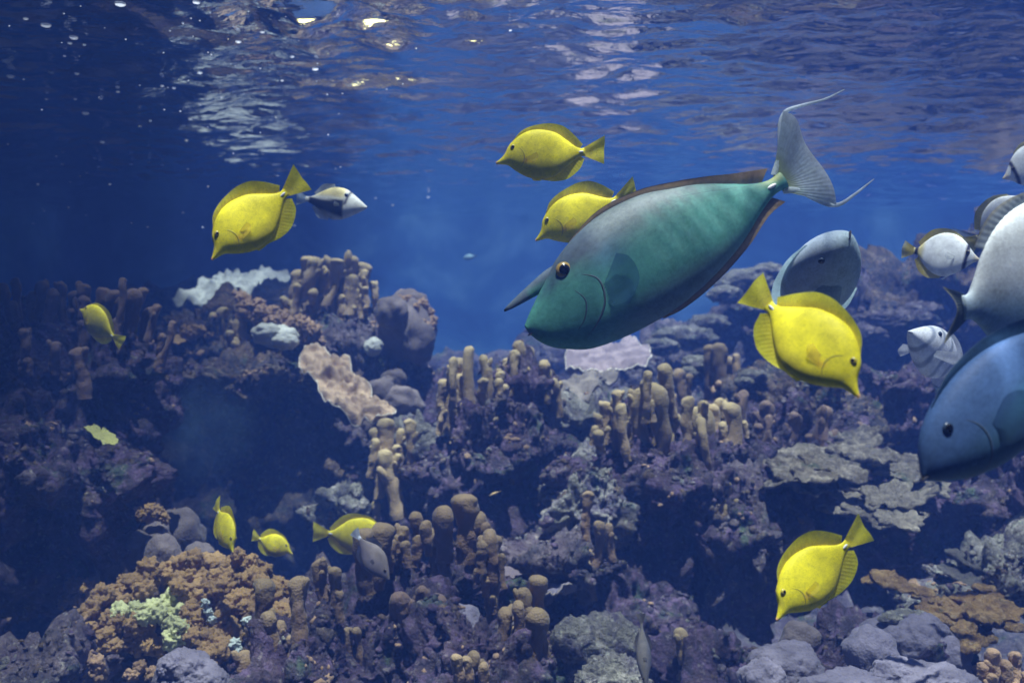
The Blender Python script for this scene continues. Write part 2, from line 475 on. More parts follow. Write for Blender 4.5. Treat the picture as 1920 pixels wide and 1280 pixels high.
# centre columns
rock(882, 900, 3.30, 92, 150, 0.17, M_purple, 11, rough=0.45, ridge=0.9, grow=260)
rock(988, 850, 3.44, 88, 165, 0.18, M_purple, 12, rough=0.5, ridge=0.9, grow=320)
rock(800, 850, 3.5, 52, 60, 0.12, M_pale, 41, sub=5, grow=120)
rock(1085, 960, 3.05, 75, 105, 0.18, M_pale, 13, grow=260)
rock(1050, 1060, 2.85, 110, 55, 0.20, M_lilac, 14, sub=5, grow=140, tilt=12)
rock(1110, 800, 3.6, 95, 60, 0.22, M_pale, 42, sub=5, grow=240)
rock(1190, 960, 3.2, 70, 200, 0.22, M_purple, 15, grow=260, ridge=0.9)
rock(1310, 1000, 3.2, 150, 240, 0.30, M_purple, 16, grow=420, ridge=0.8)
rock(1248, 930, 3.08, 185, 112, 0.20, M_purple, 51, grow=360)
rock(1400, 1010, 2.95, 60, 110, 0.18, M_lilac, 17, sub=5, grow=260)
rock(1160, 1160, 3.0, 150, 130, 0.3, M_purple, 18, grow=160)
# foreground purple rubble
rock(720, 1260, 2.5, 250, 165, 0.26, M_purple, 19, grow=700)
rock(560, 1290, 2.3, 110, 120, 0.2, M_purple, 20, grow=260)
rock(900, 1290, 2.3, 130, 140, 0.2, M_purple, 21, grow=420)
rock(830, 1120, 2.65, 120, 70, 0.16, M_purple, 22, grow=300)
rock(620, 1130, 2.75, 70, 60, 0.16, M_lilac, 43, sub=5, grow=140)
# right side of the reef
rock(1300, 760, 5.2, 170, 130, 0.5, M_lilac, 23, grow=400)
rock(1480, 720, 5.3, 230, 190, 0.5, M_lilac, 24, grow=520)
rock(1760, 700, 5.2, 260, 230, 0.5, M_brown, 25, grow=420)
rock(1960, 640, 5.0, 200, 250, 0.5, M_brown, 26, grow=120)
rock(1490, 865, 3.45, 150, 100, 0.2, M_purple, 52, grow=300)
rock(1500, 840, 3.7, 160, 130, 0.3, M_brown, 27, grow=420)
rock(1690, 830, 3.8, 130, 150, 0.35, M_purple, 28, grow=380)
rock(1880, 960, 3.3, 120, 200, 0.4, M_purple, 29, grow=240)
rock(1620, 1020, 3.6, 240, 130, 0.35, M_purple, 30, grow=200)
rock(1860, 1080, 2.7, 150, 60, 0.22, M_pale, 44, sub=5, grow=200, tilt=-25)
rock(1650, 1300, 2.5, 330, 110, 0.3, M_purple, 45, grow=300)
rock(1330, 1280, 2.6, 90, 90, 0.2, M_purple, 46, sub=5, grow=220)
# far reef, deep in the haze
rock(890, 765, 6.2, 130, 90, 0.35, M_lilac, 47, sub=5, grow=150)
rock(1075, 740, 6.0, 130, 120, 0.35, M_lilac, 48, sub=5, grow=150)
rock(430, 640, 5.9, 260, 110, 0.35, M_brown, 49, sub=5, grow=0)
# bank of sand and rubble that carries it all
def bank():
    nx, ny = 150, 120
    xs = np.linspace(X0 + 0.002, X1 - 0.002, nx); ys = np.linspace(1.7, YB - 0.002, ny)
    gx, gy = np.meshgrid(xs, ys); p = np.stack([gx.ravel(), gy.ravel(), np.zeros(gx.size)], 1)
    rise = np.clip((p[:, 1] - 1.8) / 4.0, 0, 1)
    z = -0.55 + 1.15 * rise ** 0.8 + 0.25 * fbm(p * 0.9 + 4, 4) + 0.04 * (0.5 - worley(p * 9)) - 0.15
    p[:, 2] = np.maximum(z, -0.597)
    idx = np.arange(nx * ny).reshape(ny, nx)
    f = np.stack([idx[:-1, :-1], idx[:-1, 1:], idx[1:, 1:], idx[1:, :-1]], -1).reshape(-1, 4)
    o = obj('reef_slope', mesh_from('reef_slope', p, f.tolist()), M_lilac); o['kind'] = 'structure'
bank()

# ------------------------------------------------------------------ finger corals
def finger_mesh(aspect, seed, club):
    """unit height; aspect = height / diameter"""
    rg = np.random.default_rng(seed)
    n, k = 16, 18
    r0 = 0.5 / aspect
    V = []; rows = []
    hc = r0 * (0.55 if club else 1.0)
    zs = list(np.linspace(0, 1 - hc, 18)) + [1 - hc + hc * math.sin(a) for a in np.linspace(0.25, 1.45, 6)]
    bx, by = rg.normal(size=2) * 0.06
    for z in zs:
        body = min(z / (1 - hc), 1)
        if club: rr = r0 * (0.66 + 0.34 * body ** 2.2)
        else: rr = r0 * (0.92 - 0.10 * math.sin(body * 3) + 0.12 * body)
        if z > 1 - hc: rr *= max(0.02, math.cos(math.asin(min(1, (z - 1 + hc) / hc)))) ** (0.7 if club else 0.9)
        cx = bx * math.sin(z * 3.0) ; cyy = by * math.sin(z * 2.2)
        rows.append(len(V))
        for j in range(n):
            a = 2 * math.pi * j / n
            V.append([cx + rr * math.cos(a), cyy + rr * math.sin(a) * 0.9, z])
    V.append([V[-n][0] * 0 + np.mean([v[0] for v in V[-n:]]), np.mean([v[1] for v in V[-n:]]), 1.0 - (0.03 * r0)])
    V = np.array(V)
    d = 0.62 * r0 * perlin(V * np.array([.6, .6, .45]) / r0 + seed * 5.1) + 0.26 * r0 * perlin(V * (1.3 / r0) + seed * 2.1) + 0.12 * r0 * (0.45 - worley(V * (1.1 / r0) + seed)) + 0.14 * r0 * perlin(V * (2.6 / r0) + seed)
    ax = np.stack([V[:, 0], V[:, 1], np.zeros(len(V))], 1); l = np.linalg.norm(ax, axis=1, keepdims=True) + 1e-6
    V = V + ax / l * d[:, None]
    V[-1, 2] -= 0.0
    f = []
    for i in range(len(rows) - 1):
        for j in range(n):
            a, b2 = rows[i] + j, rows[i] + (j + 1) % n
            f.append((a, b2, b2 + n, a + n))
    top = len(V) - 1
    for j in range(n): f.append((rows[-1] + j, rows[-1] + (j + 1) % n, top))
    VV = [V]; off = len(V)
    iv, jf = ico(3)
    for b_ in range(int(rg.choice([0, 0, 1, 2])) if aspect > 2 else 0):     # budding side knobs, rooted in the stem
        a = rg.uniform(0, 6.28); zb = rg.uniform(0.45, 0.9); rb = r0 * rg.uniform(0.4, 0.62)
        q = iv * np.array([rb, rb, rb * rg.uniform(1.2, 2.2)]) * (1 + 0.2 * perlin(iv * 1.5 + seed + b_))[:, None]
        q[:, 0] += q[:, 2] * 0.35 * math.cos(a); q[:, 1] += q[:, 2] * 0.35 * math.sin(a)
        VV.append(q + np.array([math.cos(a) * r0 * 0.85 + bx * math.sin(zb * 3), math.sin(a) * r0 * 0.85 + by * math.sin(zb * 2.2), zb]))
        f += [tuple(x + off for x in t_) for t_ in jf]; off += len(iv)
    return mesh_from('finger', np.vstack(VV), f)
FING = {}
def get_finger(aspect, club, mat):
    asp = min((1.6, 2.4, 3.6, 5.2, 7.5), key=lambda x: abs(math.log(x / aspect)))
    key = (asp, club, mat.name, random.randrange(5))
    if key not in FING:
        me = finger_mesh(asp, hash((asp, club, key[3])) % 997, club); me.materials.append(mat); FING[key] = me
    return FING[key], asp

def colony(label, Y, fingers, mat=None, dj=0.10, name='finger_coral', extra=0, seed=0):
    """fingers: (u, v_top, v_base, width px, club?, lean)"""
    random.seed(seed + 100)
    mat = mat or M_finger
    us = [q[0] for q in fingers]; vb = [q[2] for q in fingers]
    base = at(sum(us) / len(us), sum(vb) / len(vb), Y)
    root = empty(name, base)
    tag(root, label, 'coral', 'finger corals on the reef')
    fl = list(fingers)
    for k in range(extra):      # short young fingers between the traced ones
        q = random.choice(fingers)
        h = random.uniform(20, 64)
        vt = q[1] + random.uniform(0.25, 0.9) * (q[2] - q[1])
        fl.append((q[0] + random.uniform(-26, 26), vt, vt + h + 10, random.uniform(10, 20), False, random.uniform(-12, 12)))
    for q in fl:
        u, vt, vbb, w = q[:4]
        club = q[4] if len(q) > 4 else False
        lean = q[5] if len(q) > 5 else random.gauss(0, 6)
        Yf = Y + random.uniform(-0.4, 1) * dj
        h = px(vbb - vt, Yf) * 1.04; dia = px(w, Yf) * 1.18
        me, asp = get_finger(h / dia, club, mat)
        o = obj('finger', me, None, root)
        top = at(u, vt, Yf)
        rot = Matrix.Rotation(R(lean), 3, 'Y') @ Matrix.Rotation(R(random.uniform(-7, 7)), 3, 'X')
        b0 = top - rot @ Vector((0, 0, h))
        o.location = b0 - base
        o.rotation_euler = (rot @ Matrix.Rotation(random.uniform(0, 6.28), 3, 'Z')).to_euler()
        s = dia * asp
        o.scale = (s, s, h)
    return root

T = True
colony('brown finger coral rising in front of the brown cauliflower coral', 2.25, [
    (490, 1085, 1200, 42, T, 2), (565, 1078, 1220, 30, False, 0), (505, 1145, 1270, 26), (480, 1160, 1290, 27), (527, 1162, 1250, 20),
    (455, 1218, 1300, 26, False, -12), (545, 1207, 1290, 30), (519, 1185, 1280, 17)], M_finger, 0.05, extra=6, seed=1)
colony('pair of slender brown coral fingers beside the pale rubble', 2.35, [
    (600, 1045, 1150, 24), (628, 1062, 1150, 20, False, 3), (655, 1175, 1250, 17), (673, 1174, 1250, 16)], M_finger, 0.04, extra=2, seed=2)
colony('clump of thick brown clubs and stubby fingers behind the grey damselfish', 2.5, [
    (872, 925, 1050, 50, T, 0), (838, 945, 1050, 32), (898, 957, 1070, 34, False, 8), (777, 958, 1020, 22), (797, 975, 1040, 20), (757, 985, 1050, 22),
    (785, 1000, 1060, 18), (808, 990, 1075, 32), (829, 990, 1075, 36), (747, 1000, 1045, 18), (764, 1014, 1060, 16), (735, 1010, 1070, 18)], M_finger, 0.06, extra=4, seed=3)
colony('broad flat-topped brown coral club right behind the grey damselfish', 2.42, [
    (712, 980, 1100, 44, T, 3), (682, 990, 1110, 40, T, -3)], M_finger, 0.03, seed=4)
colony('short tapering brown fingers in the middle of the purple rubble', 2.3, [
    (750, 1110, 1200, 34), (790, 1098, 1190, 22), (820, 1112, 1200, 31, False, 6), (770, 1122, 1165, 18)], M_finger_dark, 0.05, extra=4, seed=5)
colony('branching brown fingers between the purple rubble and the small orange plate', 2.42, [
    (918, 990, 1090, 30), (940, 1004, 1080, 20, False, 8), (903, 1012, 1070, 22), (930, 1048, 1200, 26)], M_finger, 0.05, extra=5, seed=6)
colony('tall grey-brown finger cluster left of the pale lavender boulder', 2.25, [
    (1008, 1078, 1180, 34, T, 2), (980, 1100, 1220, 26), (963, 1126, 1220, 22), (940, 1136, 1230, 26), (962, 1170, 1250, 24), (1020, 1145, 1300, 38),
    (1000, 1160, 1290, 22), (946, 1210, 1290, 20)], M_finger, 0.05, extra=5, seed=7)
colony('small brown fingers at the bottom edge below the lavender mound', 2.08, [
    (850, 1225, 1300, 20, False, -8), (870, 1228, 1300, 18), (890, 1218, 1300, 25), (908, 1240, 1300, 18), (860, 1245, 1300, 16)], M_finger, 0.04, extra=2, seed=8)
colony('tall yellow-tipped finger coral left of the dark centre columns', 3.25, [
    (893, 648, 820, 20), (906, 664, 790, 18), (848, 668, 790, 15), (868, 671, 800, 20), (846, 690, 800, 16), (862, 700, 810, 18), (850, 718, 810, 19),
    (880, 690, 800, 17), (925, 762, 840, 24, False, 40), (934, 690, 760, 12), (942, 695, 770, 14), (912, 790, 830, 14), (838, 750, 820, 14), (872, 735, 830, 16)],
    M_finger_pale, 0.10, extra=20, seed=9)
colony('short knobbly fingers on the dark column under the green unicornfish', 3.4, [
    (975, 638, 740, 20), (996, 650, 750, 22, False, 15), (963, 655, 740, 16), (950, 671, 750, 15), (1020, 674, 740, 18), (1004, 686, 740, 18), (1000, 705, 760, 22),
    (1026, 690, 750, 14), (978, 700, 770, 16), (936, 725, 790, 15), (968, 735, 800, 15)], M_finger_pale, 0.10, extra=20, seed=10)
colony('pale-tipped knobs below the brown folded plate coral', 3.3, [
    (718, 842, 970, 28), (739, 846, 940, 22), (708, 800, 880, 20), (763, 785, 890, 20), (716, 815, 880, 18), (730, 785, 850, 26), (748, 802, 880, 16), (700, 830, 930, 18)],
    M_finger_pale, 0.06, extra=8, seed=11)
colony('big stand of pale brown coral fingers right of centre', 3.0, [
    (1233, 720, 910, 27), (1221, 716, 860, 22), (1204, 712, 810, 18), (1200, 727, 860, 23), (1213, 694, 790, 16), (1250, 680, 780, 26), (1160, 730, 800, 18),
    (1135, 752, 820, 18), (1152, 744, 820, 18), (1168, 755, 860, 18), (1180, 728, 840, 18), (1272, 776, 960, 22), (1302, 762, 975, 36), (1250, 800, 910, 20), (1285, 755, 860, 16),
    (1295, 742, 850, 18), (1322, 750, 830, 17), (1338, 756, 830, 18), (1352, 745, 830, 18), (1370, 753, 860, 26), (1240, 700, 800, 18), (1120, 775, 830, 14),
    (1316, 780, 900, 16), (1262, 790, 930, 14)], M_finger_pale, 0.14, extra=30, seed=12)
colony('twin lilac-brown fingers behind the big finger stand', 3.7, [
    (1328, 645, 780, 23), (1344, 642, 790, 25), (1370, 668, 780, 22), (1381, 662, 770, 15), (1270, 690, 780, 20), (1290, 700, 770, 16)], M_finger, 0.08, extra=10, seed=13)
colony('dim brown fingers below the yellow tang with the orange fin', 3.3, [
    (1398, 730, 860, 22), (1436, 750, 850, 24), (1460, 760, 860, 22), (1490, 770, 860, 24), (1420, 770, 850, 18), (1515, 752, 850, 20), (1545, 760, 870, 24), (1580, 775, 880, 22), (1610, 790, 890, 18)],
    M_finger_dark, 0.12, extra=30, seed=14)
colony('single tan knob on the pale rock right of the big finger stand', 2.9, [
    (1365, 900, 960, 25), (1385, 930, 970, 14), (1346, 935, 975, 13)], M_finger_pale, 0.03, extra=4, seed=15)
colony('two thin brown fingers in front of the pale centre rock', 2.75, [
    (1108, 920, 1010, 18, False, 6), (1119, 975, 1060, 17), (1141, 980, 1050, 15)], M_finger, 0.03, extra=2, seed=16)
colony('dim brown fingers along the top of the left reef wall', 2.95, [
    (33, 520, 610, 15), (72, 525, 610, 23), (62, 545, 610, 20), (100, 540, 610, 21, False, 12), (112, 527, 600, 18), (8, 530, 620, 18)], M_finger_dark, 0.06, extra=8, seed=17)
colony('dark ruffled clump of coral fingers above the small tilted tang', 2.95, [
    (150, 545, 640, 32, T), (185, 538, 640, 32, T), (211, 543, 640, 36, T), (228, 520, 600, 13), (246, 540, 620, 24), (275, 540, 620, 16, False, 18), (296, 570, 640, 15, False, 15),
    (283, 576, 640, 20), (322, 600, 670, 13, False, 12), (140, 556, 640, 17), (160, 532, 600, 24)], M_finger_dark, 0.08, extra=10, seed=18)
colony('lone brown tube hanging on the dark left reef face', 2.72, [
    (152, 650, 745, 27, False, -6), (45, 615, 680, 18), (105, 640, 700, 18)], M_finger_dark, 0.03, extra=2, seed=19)
colony('brown tower of fan-shaped fingers on the middle ridge', 4.08, [
    (575, 480, 580, 25, T), (594, 482, 570, 22), (613, 484, 570, 24, T), (664, 480, 560, 24, T, 15), (683, 492, 570, 30, T, 10), (560, 505, 590, 23), (600, 498, 560, 22, T), (616, 500, 570, 25, T),
    (640, 500, 580, 30, T), (657, 512, 590, 30, T), (600, 515, 560, 17), (670, 530, 600, 20), (555, 530, 610, 16), (630, 530, 600, 20)], M_finger_pale, 0.10, extra=26, seed=20)
colony('yellow-brown knobs at the left end of the middle ridge', 3.95, [
    (420, 575, 650, 18), (440, 565, 650, 20), (408, 600, 660, 18), (430, 600, 670, 18), (450, 590, 660, 22), (400, 585, 660, 14), (460, 625, 680, 16), (445, 630, 690, 20)],
    M_finger_pale, 0.08, extra=26, seed=21)
colony('orange-tipped stubs on the dark ledge at the bottom right of centre', 2.5, [
    (1300, 1203, 1260, 20), (1320, 1212, 1260, 18), (1342, 1206, 1260, 20), (1356, 1186, 1260, 17), (1280, 1190, 1250, 18), (1275, 1175, 1240, 20)], M_finger_pale, 0.04, extra=8, seed=22)
colony('olive knobs at the bottom right corner beside the lobed mounds', 2.2, [
    (1860, 1215, 1300, 24), (1885, 1235, 1300, 22), (1840, 1240, 1300, 20), (1905, 1220, 1300, 20), (1870, 1250, 1310, 20)], M_nodule, 0.04, extra=8, seed=23)

# ------------------------------------------------------------------ cauliflower corals
def lobe_mesh(seed, mat):
    v, f = ico(4)
    p = v * np.array([1, 1, 0.95])
    d = 0.85 * (0.60 - worley(p * 1.7 + seed * 4.3)) + 0.30 * (0.5 - worley(p * 4.6 + seed)) + 0.15 * perlin(p * 3 + seed)
    me = mesh_from('lobe', p + v * d[:, None], f); me.materials.append(mat); return me
LOBES = {m.name: [lobe_mesh(i + 1, m) for i in range(5)] for m in (M_cauli, M_caulig, M_cauliw, M_nodule)}
def cauliflower(label, spots, mat, base, r=(13, 21)):
    root = empty('cauliflower_coral', base)
    tag(root, label, 'coral')
    for (u, v, Y) in spots:
        o = obj('lobe', random.choice(LOBES[mat.name]), None, root)
        o.location = at(u, v, Y) - base
        s = px(random.uniform(*r), Y) * 0.92
        o.scale = (s * random.uniform(.85, 1.15), s * random.uniform(.85, 1.15), s * random.uniform(.85, 1.2))
        o.rotation_euler = (random.uniform(-.5, .5), random.uniform(-.5, .5), random.uniform(0, 6.28))
    return root
random.seed(5)
def inside(u, v, poly):
    c = False; n = len(poly)
    for i in range(n):
        x1, y1 = poly[i]; x2, y2 = poly[(i + 1) % n]
        if (y1 > v) != (y2 > v) and u < (x2 - x1) * (v - y1) / (y2 - y1) + x1: c = not c
    return c
CAU = [(185, 1120), (240, 1075), (330, 1055), (390, 1040), (430, 1035), (480, 1050), (505, 1085), (545, 1100), (555, 1150), (520, 1165), (450, 1150), (440, 1200), (395, 1235), (360, 1200),
       (270, 1215), (215, 1215), (160, 1190), (150, 1165)]
brown, green, white = [], [], []
tries = 0
pts = []
while tries < 9000 and len(pts) < 260:
    tries += 1
    u, v = random.uniform(145, 560), random.uniform(1030, 1240)
    if not inside(u, v, CAU): continue
    if any((u - a) ** 2 + (v - b2) ** 2 < 15.5 ** 2 for a, b2 in pts): continue
    pts.append((u, v))
    if perlin(np.array([[u / 38, v / 38, 0.5]]))[0] < -0.28: continue
    Y = 2.62 - 0.28 * (v - 1035) / 200 + random.uniform(-0.06, 0.05)
    if (u - 310) ** 2 / 45 ** 2 + (v - 1150) ** 2 / 38 ** 2 < 1: green.append((u, v, Y))
    elif (u - 240) ** 2 / 20 ** 2 + (v - 1150) ** 2 / 25 ** 2 < 1: green.append((u, v, Y))
    else: brown.append((u, v, Y))
for u, v in [(328, 1185), (345, 1190), (320, 1200), (340, 1175)]: green.append((u, v, 2.36))
for u, v in [(390, 1145), (398, 1160), (385, 1130)]: white.append((u, v, 2.38))
for u, v in [(440, 1205), (432, 1216), (446, 1220)]: white.append((u, v, 2.33))
white += [(462, 1162, 2.3), (386, 1202, 2.33), (141, 1222, 2.3)]
cauliflower('large brown cauliflower coral covering the lower left mound', brown, M_cauli, at(340, 1230, 2.5))
cauliflower('pale yellow-green patch of coral growing within the brown cauliflower coral', green, M_caulig, at(310, 1200, 2.42), (12, 19))
cauliflower('small white coral tips at the lower edge of the brown cauliflower coral', white, M_cauliw, at(420, 1230, 2.36), (7, 11))
cauliflower('small brown cauliflower coral left of the large brown one', [(140 + random.uniform(-22, 30), 1115 + random.uniform(-22, 40), 2.6 + random.uniform(-.03, .03)) for _ in range(16)], M_cauli, at(145, 1160, 2.6), (9, 14))
cauliflower('rusty orange coral tuft on top of the grey mounds', [(285 + random.uniform(-30, 35), 958 + random.uniform(-8, 16), 2.8) for _ in range(14)], M_cauli, at(285, 980, 2.8), (7, 12))
cauliflower('orange-brown coral tuft on the ridge left of the yellow-brown knobs', [(370 + random.uniform(-26, 26), 622 + random.uniform(-8, 14), 3.9) for _ in range(16)], M_cauli, at(370, 640, 3.9), (6, 10))
cauliflower('olive coral lumps in the shade under the brown cauliflower coral', [(160 + random.uniform(-15, 30), 1245 + random.uniform(-15, 20), 2.25) for _ in range(8)] + [(285, 1262, 2.2), (245, 1265, 2.25), (262, 1250, 2.3)], M_nodule, at(200, 1270, 2.25), (11, 17))
cauliflower('field of small brown knobs on the ridge below the coral tower', [(455 + random.random() * 150, 0, 0) for _ in range(0)] + [(u := 450 + random.random() * 150, 560 + (u - 450) * 0.42 + random.uniform(-6, 34), 4.0 + random.uniform(-.12, .08)) for _ in range(110)], M_nodule, at(520, 630, 4.0), (8, 13))
# core under the big cauliflower
rock(350, 1200, 2.72, 175, 110, 0.14, M_brown, 50, sub=5, grow=0, rough=0.25)

# ------------------------------------------------------------------ mounds
def mound(label, lobes, mat, name='lobe_coral', seed=0, knobs=0, knobmat=None, fine=0.35):
    """lobes: (u, v, rx px, rz px, Y); one lobed skin per lobe, the biggest is the body"""
    base = at(lobes[0][0], lobes[0][1] + lobes[0][3], lobes[0][4])
    root = empty(name, base); tag(root, label, 'coral')
    rg = np.random.default_rng(seed + 31)
    for k, (u, v, rx, rz, Y) in enumerate(lobes):
        iv, jf = ico(5 if rx > 60 or Y < 2.3 else 4)
        r = np.array([px(rx, Y), px((rx + rz) / 2, Y) * 0.85, px(rz, Y)])
        s = r.mean()
        p = iv * r
        d = s * (0.30 * (0.5 - worley(iv * 1.3 + seed * 2.7 + k)) + 0.16 * perlin(iv * 2.2 + seed + k * 3)) + s * fine * 0.10 * (0.5 - worley(iv * 9 + seed)) + s * fine * 0.12 * fbm(iv * 6 + seed, 3)
        o = obj('lobe', mesh_from('lobe', p + iv * d[:, None], jf), mat, root)
        o.location = at(u, v, Y) - base
    u, v, rx, rz, Y = lobes[0]
    for k in range(knobs):
        a = rg.uniform(0, 6.28); e = rg.uniform(0.0, 1.4)
        o = obj('knob', random.choice(LOBES[M_nodule.name]), None, root)
        o.location = at(u + rx * math.cos(a) * math.cos(e), v - rz * math.sin(e), Y) + Vector((0, -px(rx, Y) * 0.8 * abs(math.sin(a)) * math.cos(e), 0)) - base
        o.scale = (px(rg.uniform(6, 10), Y),) * 3
mound('smooth grey-brown lobed boulder coral at the right end of the middle ridge', [(762, 620, 55, 62, 3.95), (735, 585, 32, 34, 3.85), (785, 640, 30, 44, 3.85), (765, 575, 38, 32, 4.0)], M_mound, seed=1, knobs=16)
mound('grey sausage-shaped mound beside the brown folded plate coral', [(745, 752, 44, 30, 3.6), (712, 738, 32, 30, 3.6), (775, 765, 22, 24, 3.6)], M_mound, seed=2, fine=0.15)
mound('small round lump above the grey sausage-shaped mound', [(738, 712, 26, 20, 3.75), (725, 716, 14, 12, 3.7)], M_mound, seed=3)
mound('pale yellowish cushion coral on the middle ridge', [(517, 630, 44, 22, 3.75), (500, 622, 28, 16, 3.72), (535, 640, 26, 15, 3.7)], M_platepale, seed=4, fine=0.8)
mound('dull grey coral mound behind the brown cauliflower coral', [(265, 1055, 62, 55, 2.75), (225, 1060, 40, 48, 2.72), (305, 1040, 34, 40, 2.7)], M_mound, seed=5)
mound('dark rounded boulder left of the steeply diving small tang', [(335, 1010, 48, 58, 2.95), (375, 1045, 30, 28, 2.85), (290, 1000, 28, 24, 2.85)], M_mound, seed=6)
mound('bumpy purple-grey mound at the bottom edge below the brown cauliflower coral', [(350, 1268, 58, 50, 2.12), (395, 1285, 40, 36, 2.1), (325, 1250, 30, 28, 2.1)], M_moundl, seed=7, fine=1.0)
mound('round lavender mound among the foreground fingers', [(862, 1175, 42, 42, 2.36), (848, 1150, 28, 20, 2.35)], M_moundl, seed=8, fine=1.0)
mound('pale lavender boulder dusted with green at the bottom centre', [(1120, 1240, 84, 88, 2.35), (1075, 1200, 44, 40, 2.3), (1170, 1210, 40, 46, 2.32), (1150, 1290, 70, 60, 2.2)], M_pale, seed=9, fine=1.6)
mound('lowest left lobed mauve mound at the bottom right', [(1470, 1262, 72, 58, 2.25), (1430, 1285, 46, 50, 2.2)], M_moundl, seed=10, fine=0.9)
mound('dark mauve knob below the diving right-hand tang', [(1500, 1200, 38, 36, 2.5)], M_mound, seed=11)
mound('greenish round mound in the middle of the bottom right corals', [(1632, 1225, 50, 48, 2.3)], M_moundl, seed=12, fine=0.9)
mound('broad mauve lobed mound right of the greenish one', [(1725, 1215, 72, 58, 2.35), (1660, 1185, 48, 30, 2.45), (1780, 1235, 40, 44, 2.3)], M_moundl, seed=13, fine=0.9)
mound('mauve coral swelling at the very bottom right edge', [(1750, 1290, 90, 48, 2.15), (1590, 1290, 90, 30, 2.15), (1680, 1275, 50, 40, 2.17)], M_moundl, seed=14, fine=0.9)
mound('green-tinged pale lump between the pale knobs and the centre columns', [(803, 845, 32, 42, 3.3), (795, 815, 22, 22, 3.3)], M_pale, seed=15, fine=1.5)
mound('cone-shaped pale rubble coral above the partly hidden tang', [(662, 952, 32, 26, 3.2), (665, 925, 14, 20, 3.2)], M_pale, seed=16, fine=1.5)
mound('small cream ball on the ridge near the smooth lobed boulder', [(700, 650, 18, 18, 3.8)], M_platepale, seed=17)

# ------------------------------------------------------------------ plates
def plate(label, outline, Yn, Yf, mat, rim=None, thick=0.012, wav=0.02, seed=0, name='plate_coral', rows=26, lumps=0, cup=0.0, ragged=2.2, layers=0):
    """outline in photo pixels; depth runs from Yn at the lowest pixel to Yf at the highest"""
    n = 128
    P = np.array(outline, float); P = np.vstack([P, P[:1]])
    seg = np.linalg.norm(np.diff(P, axis=0), axis=1); cum = np.concatenate([[0], np.cumsum(seg)])
    tt = np.linspace(0, cum[-1], n, endpoint=False)
    O = np.stack([np.interp(tt, cum, P[:, 0]), np.interp(tt, cum, P[:, 1])], 1)
    O = (np.roll(O, 1, 0) + 2 * O + np.roll(O, -1, 0)) / 4
    rg = np.random.default_rng(seed + 5)
    ang = np.arange(n) / n * 2 * math.pi
    rag = sum(rg.normal() * math.sqrt(1 / k) * np.cos(k * ang + rg.uniform(0, 6.28)) for k in (5, 7, 9, 12, 15, 19, 23, 29, 36))
    dirs = O - O.mean(0); dirs /= np.linalg.norm(dirs, axis=1, keepdims=True)
    O += dirs * (rag * ragged)[:, None]
    cen = O.mean(0); v0, v1 = O[:, 1].min(), O[:, 1].max()
    V = []
    for r in range(rows):
        k = (r + 0.15) / (rows - 1 + 0.15)
        for j in range(n):
            q = cen + (O[j] - cen) * k
            Y = Yn + (Yf - Yn) * (v1 - q[1]) / (v1 - v0)
            V.append(at(q[0], q[1], Y)[:])
    V = np.array(V)
    base = V.mean(0)
    # local normal of the sheet
    _, _, vh = np.linalg.svd(V - base); nrm = vh[2]
    if nrm[2] < 0: nrm = -nrm
    ks = np.repeat((np.arange(rows) + 0.15) / (rows - 0.85), n)
    d = 1.4 * wav * fbm(V * 7 + seed, 3) * (0.5 + ks) + 0.5 * wav * fbm(V * 30 + seed, 3) + cup * ks ** 2
    if lumps: d = d + lumps * (np.clip(0.75 - worley(V * 13 + seed * 2), 0, 1) * (1 - ks ** 4) + 0.5 * (0.5 - worley(V * 32 + seed)))
    V = V + nrm * d[:, None]
    nv = len(V)
    th = thick * (0.35 + 0.65 * (1 - ks ** 4))
    B = V - nrm * th[:, None]
    A = np.vstack([V, B]) - base
    f = []
    for r in range(rows - 1):
        for j in range(n):
            a, b2 = r * n + j, r * n + (j + 1) % n
            f.append((a, b2, b2 + n, a + n)); f.append((nv + a, nv + a + n, nv + b2 + n, nv + b2))
    f.append(tuple(range(n - 1, -1, -1))); f.append(tuple(nv + j for j in range(n)))
    e = (rows - 1) * n
    for j in range(n): f.append((e + j, e + (j + 1) % n, nv + e + (j + 1) % n, nv + e + j))
    root = empty(name, base)
    tag(root, label, 'coral')
    pm = mesh_from('plate', A, f)
    obj('plate', pm, mat, root)
    for k in range(layers):      # smaller shelves growing over and under the first
        lo = obj('plate_layer', pm, None, root)
        lo.scale = (rg.uniform(.55, .85), rg.uniform(.55, .85), rg.uniform(.6, 1.1))
        lo.location = (rg.uniform(-.22, .22) * np.ptp(A[:, 0]), rg.uniform(-.1, .25) * np.ptp(A[:, 1]), rg.uniform(-0.028, 0.04))
        lo.rotation_euler = (rg.uniform(-.12, .12), rg.uniform(-.12, .12), rg.uniform(-.3, .3))
    if rim is not None:
        edge = A[e:e + n] - nrm * th[e:e + n, None] * 0.5
        W = []; k = 6
        rr = px(1.9, Yn)
        for j in range(n):
            tg = edge[(j + 1) % n] - edge[j - 1]; tg /= np.linalg.norm(tg) + 1e-9
            s1 = np.cross(tg, nrm)
            for q in range(k):
                a = 6.283 * q / k
                W.append(edge[j] + (s1 * math.cos(a) + nrm * math.sin(a)) * rr * (0.8 + 0.4 * abs(math.sin(j * 0.7))))
        ff = [(j * k + q, ((j + 1) % n) * k + q, ((j + 1) % n) * k + (q + 1) % k, j * k + (q + 1) % k) for j in range(n) for q in range(k)]
        obj('rim', mesh_from('rim', W, ff), rim, root)
    return root
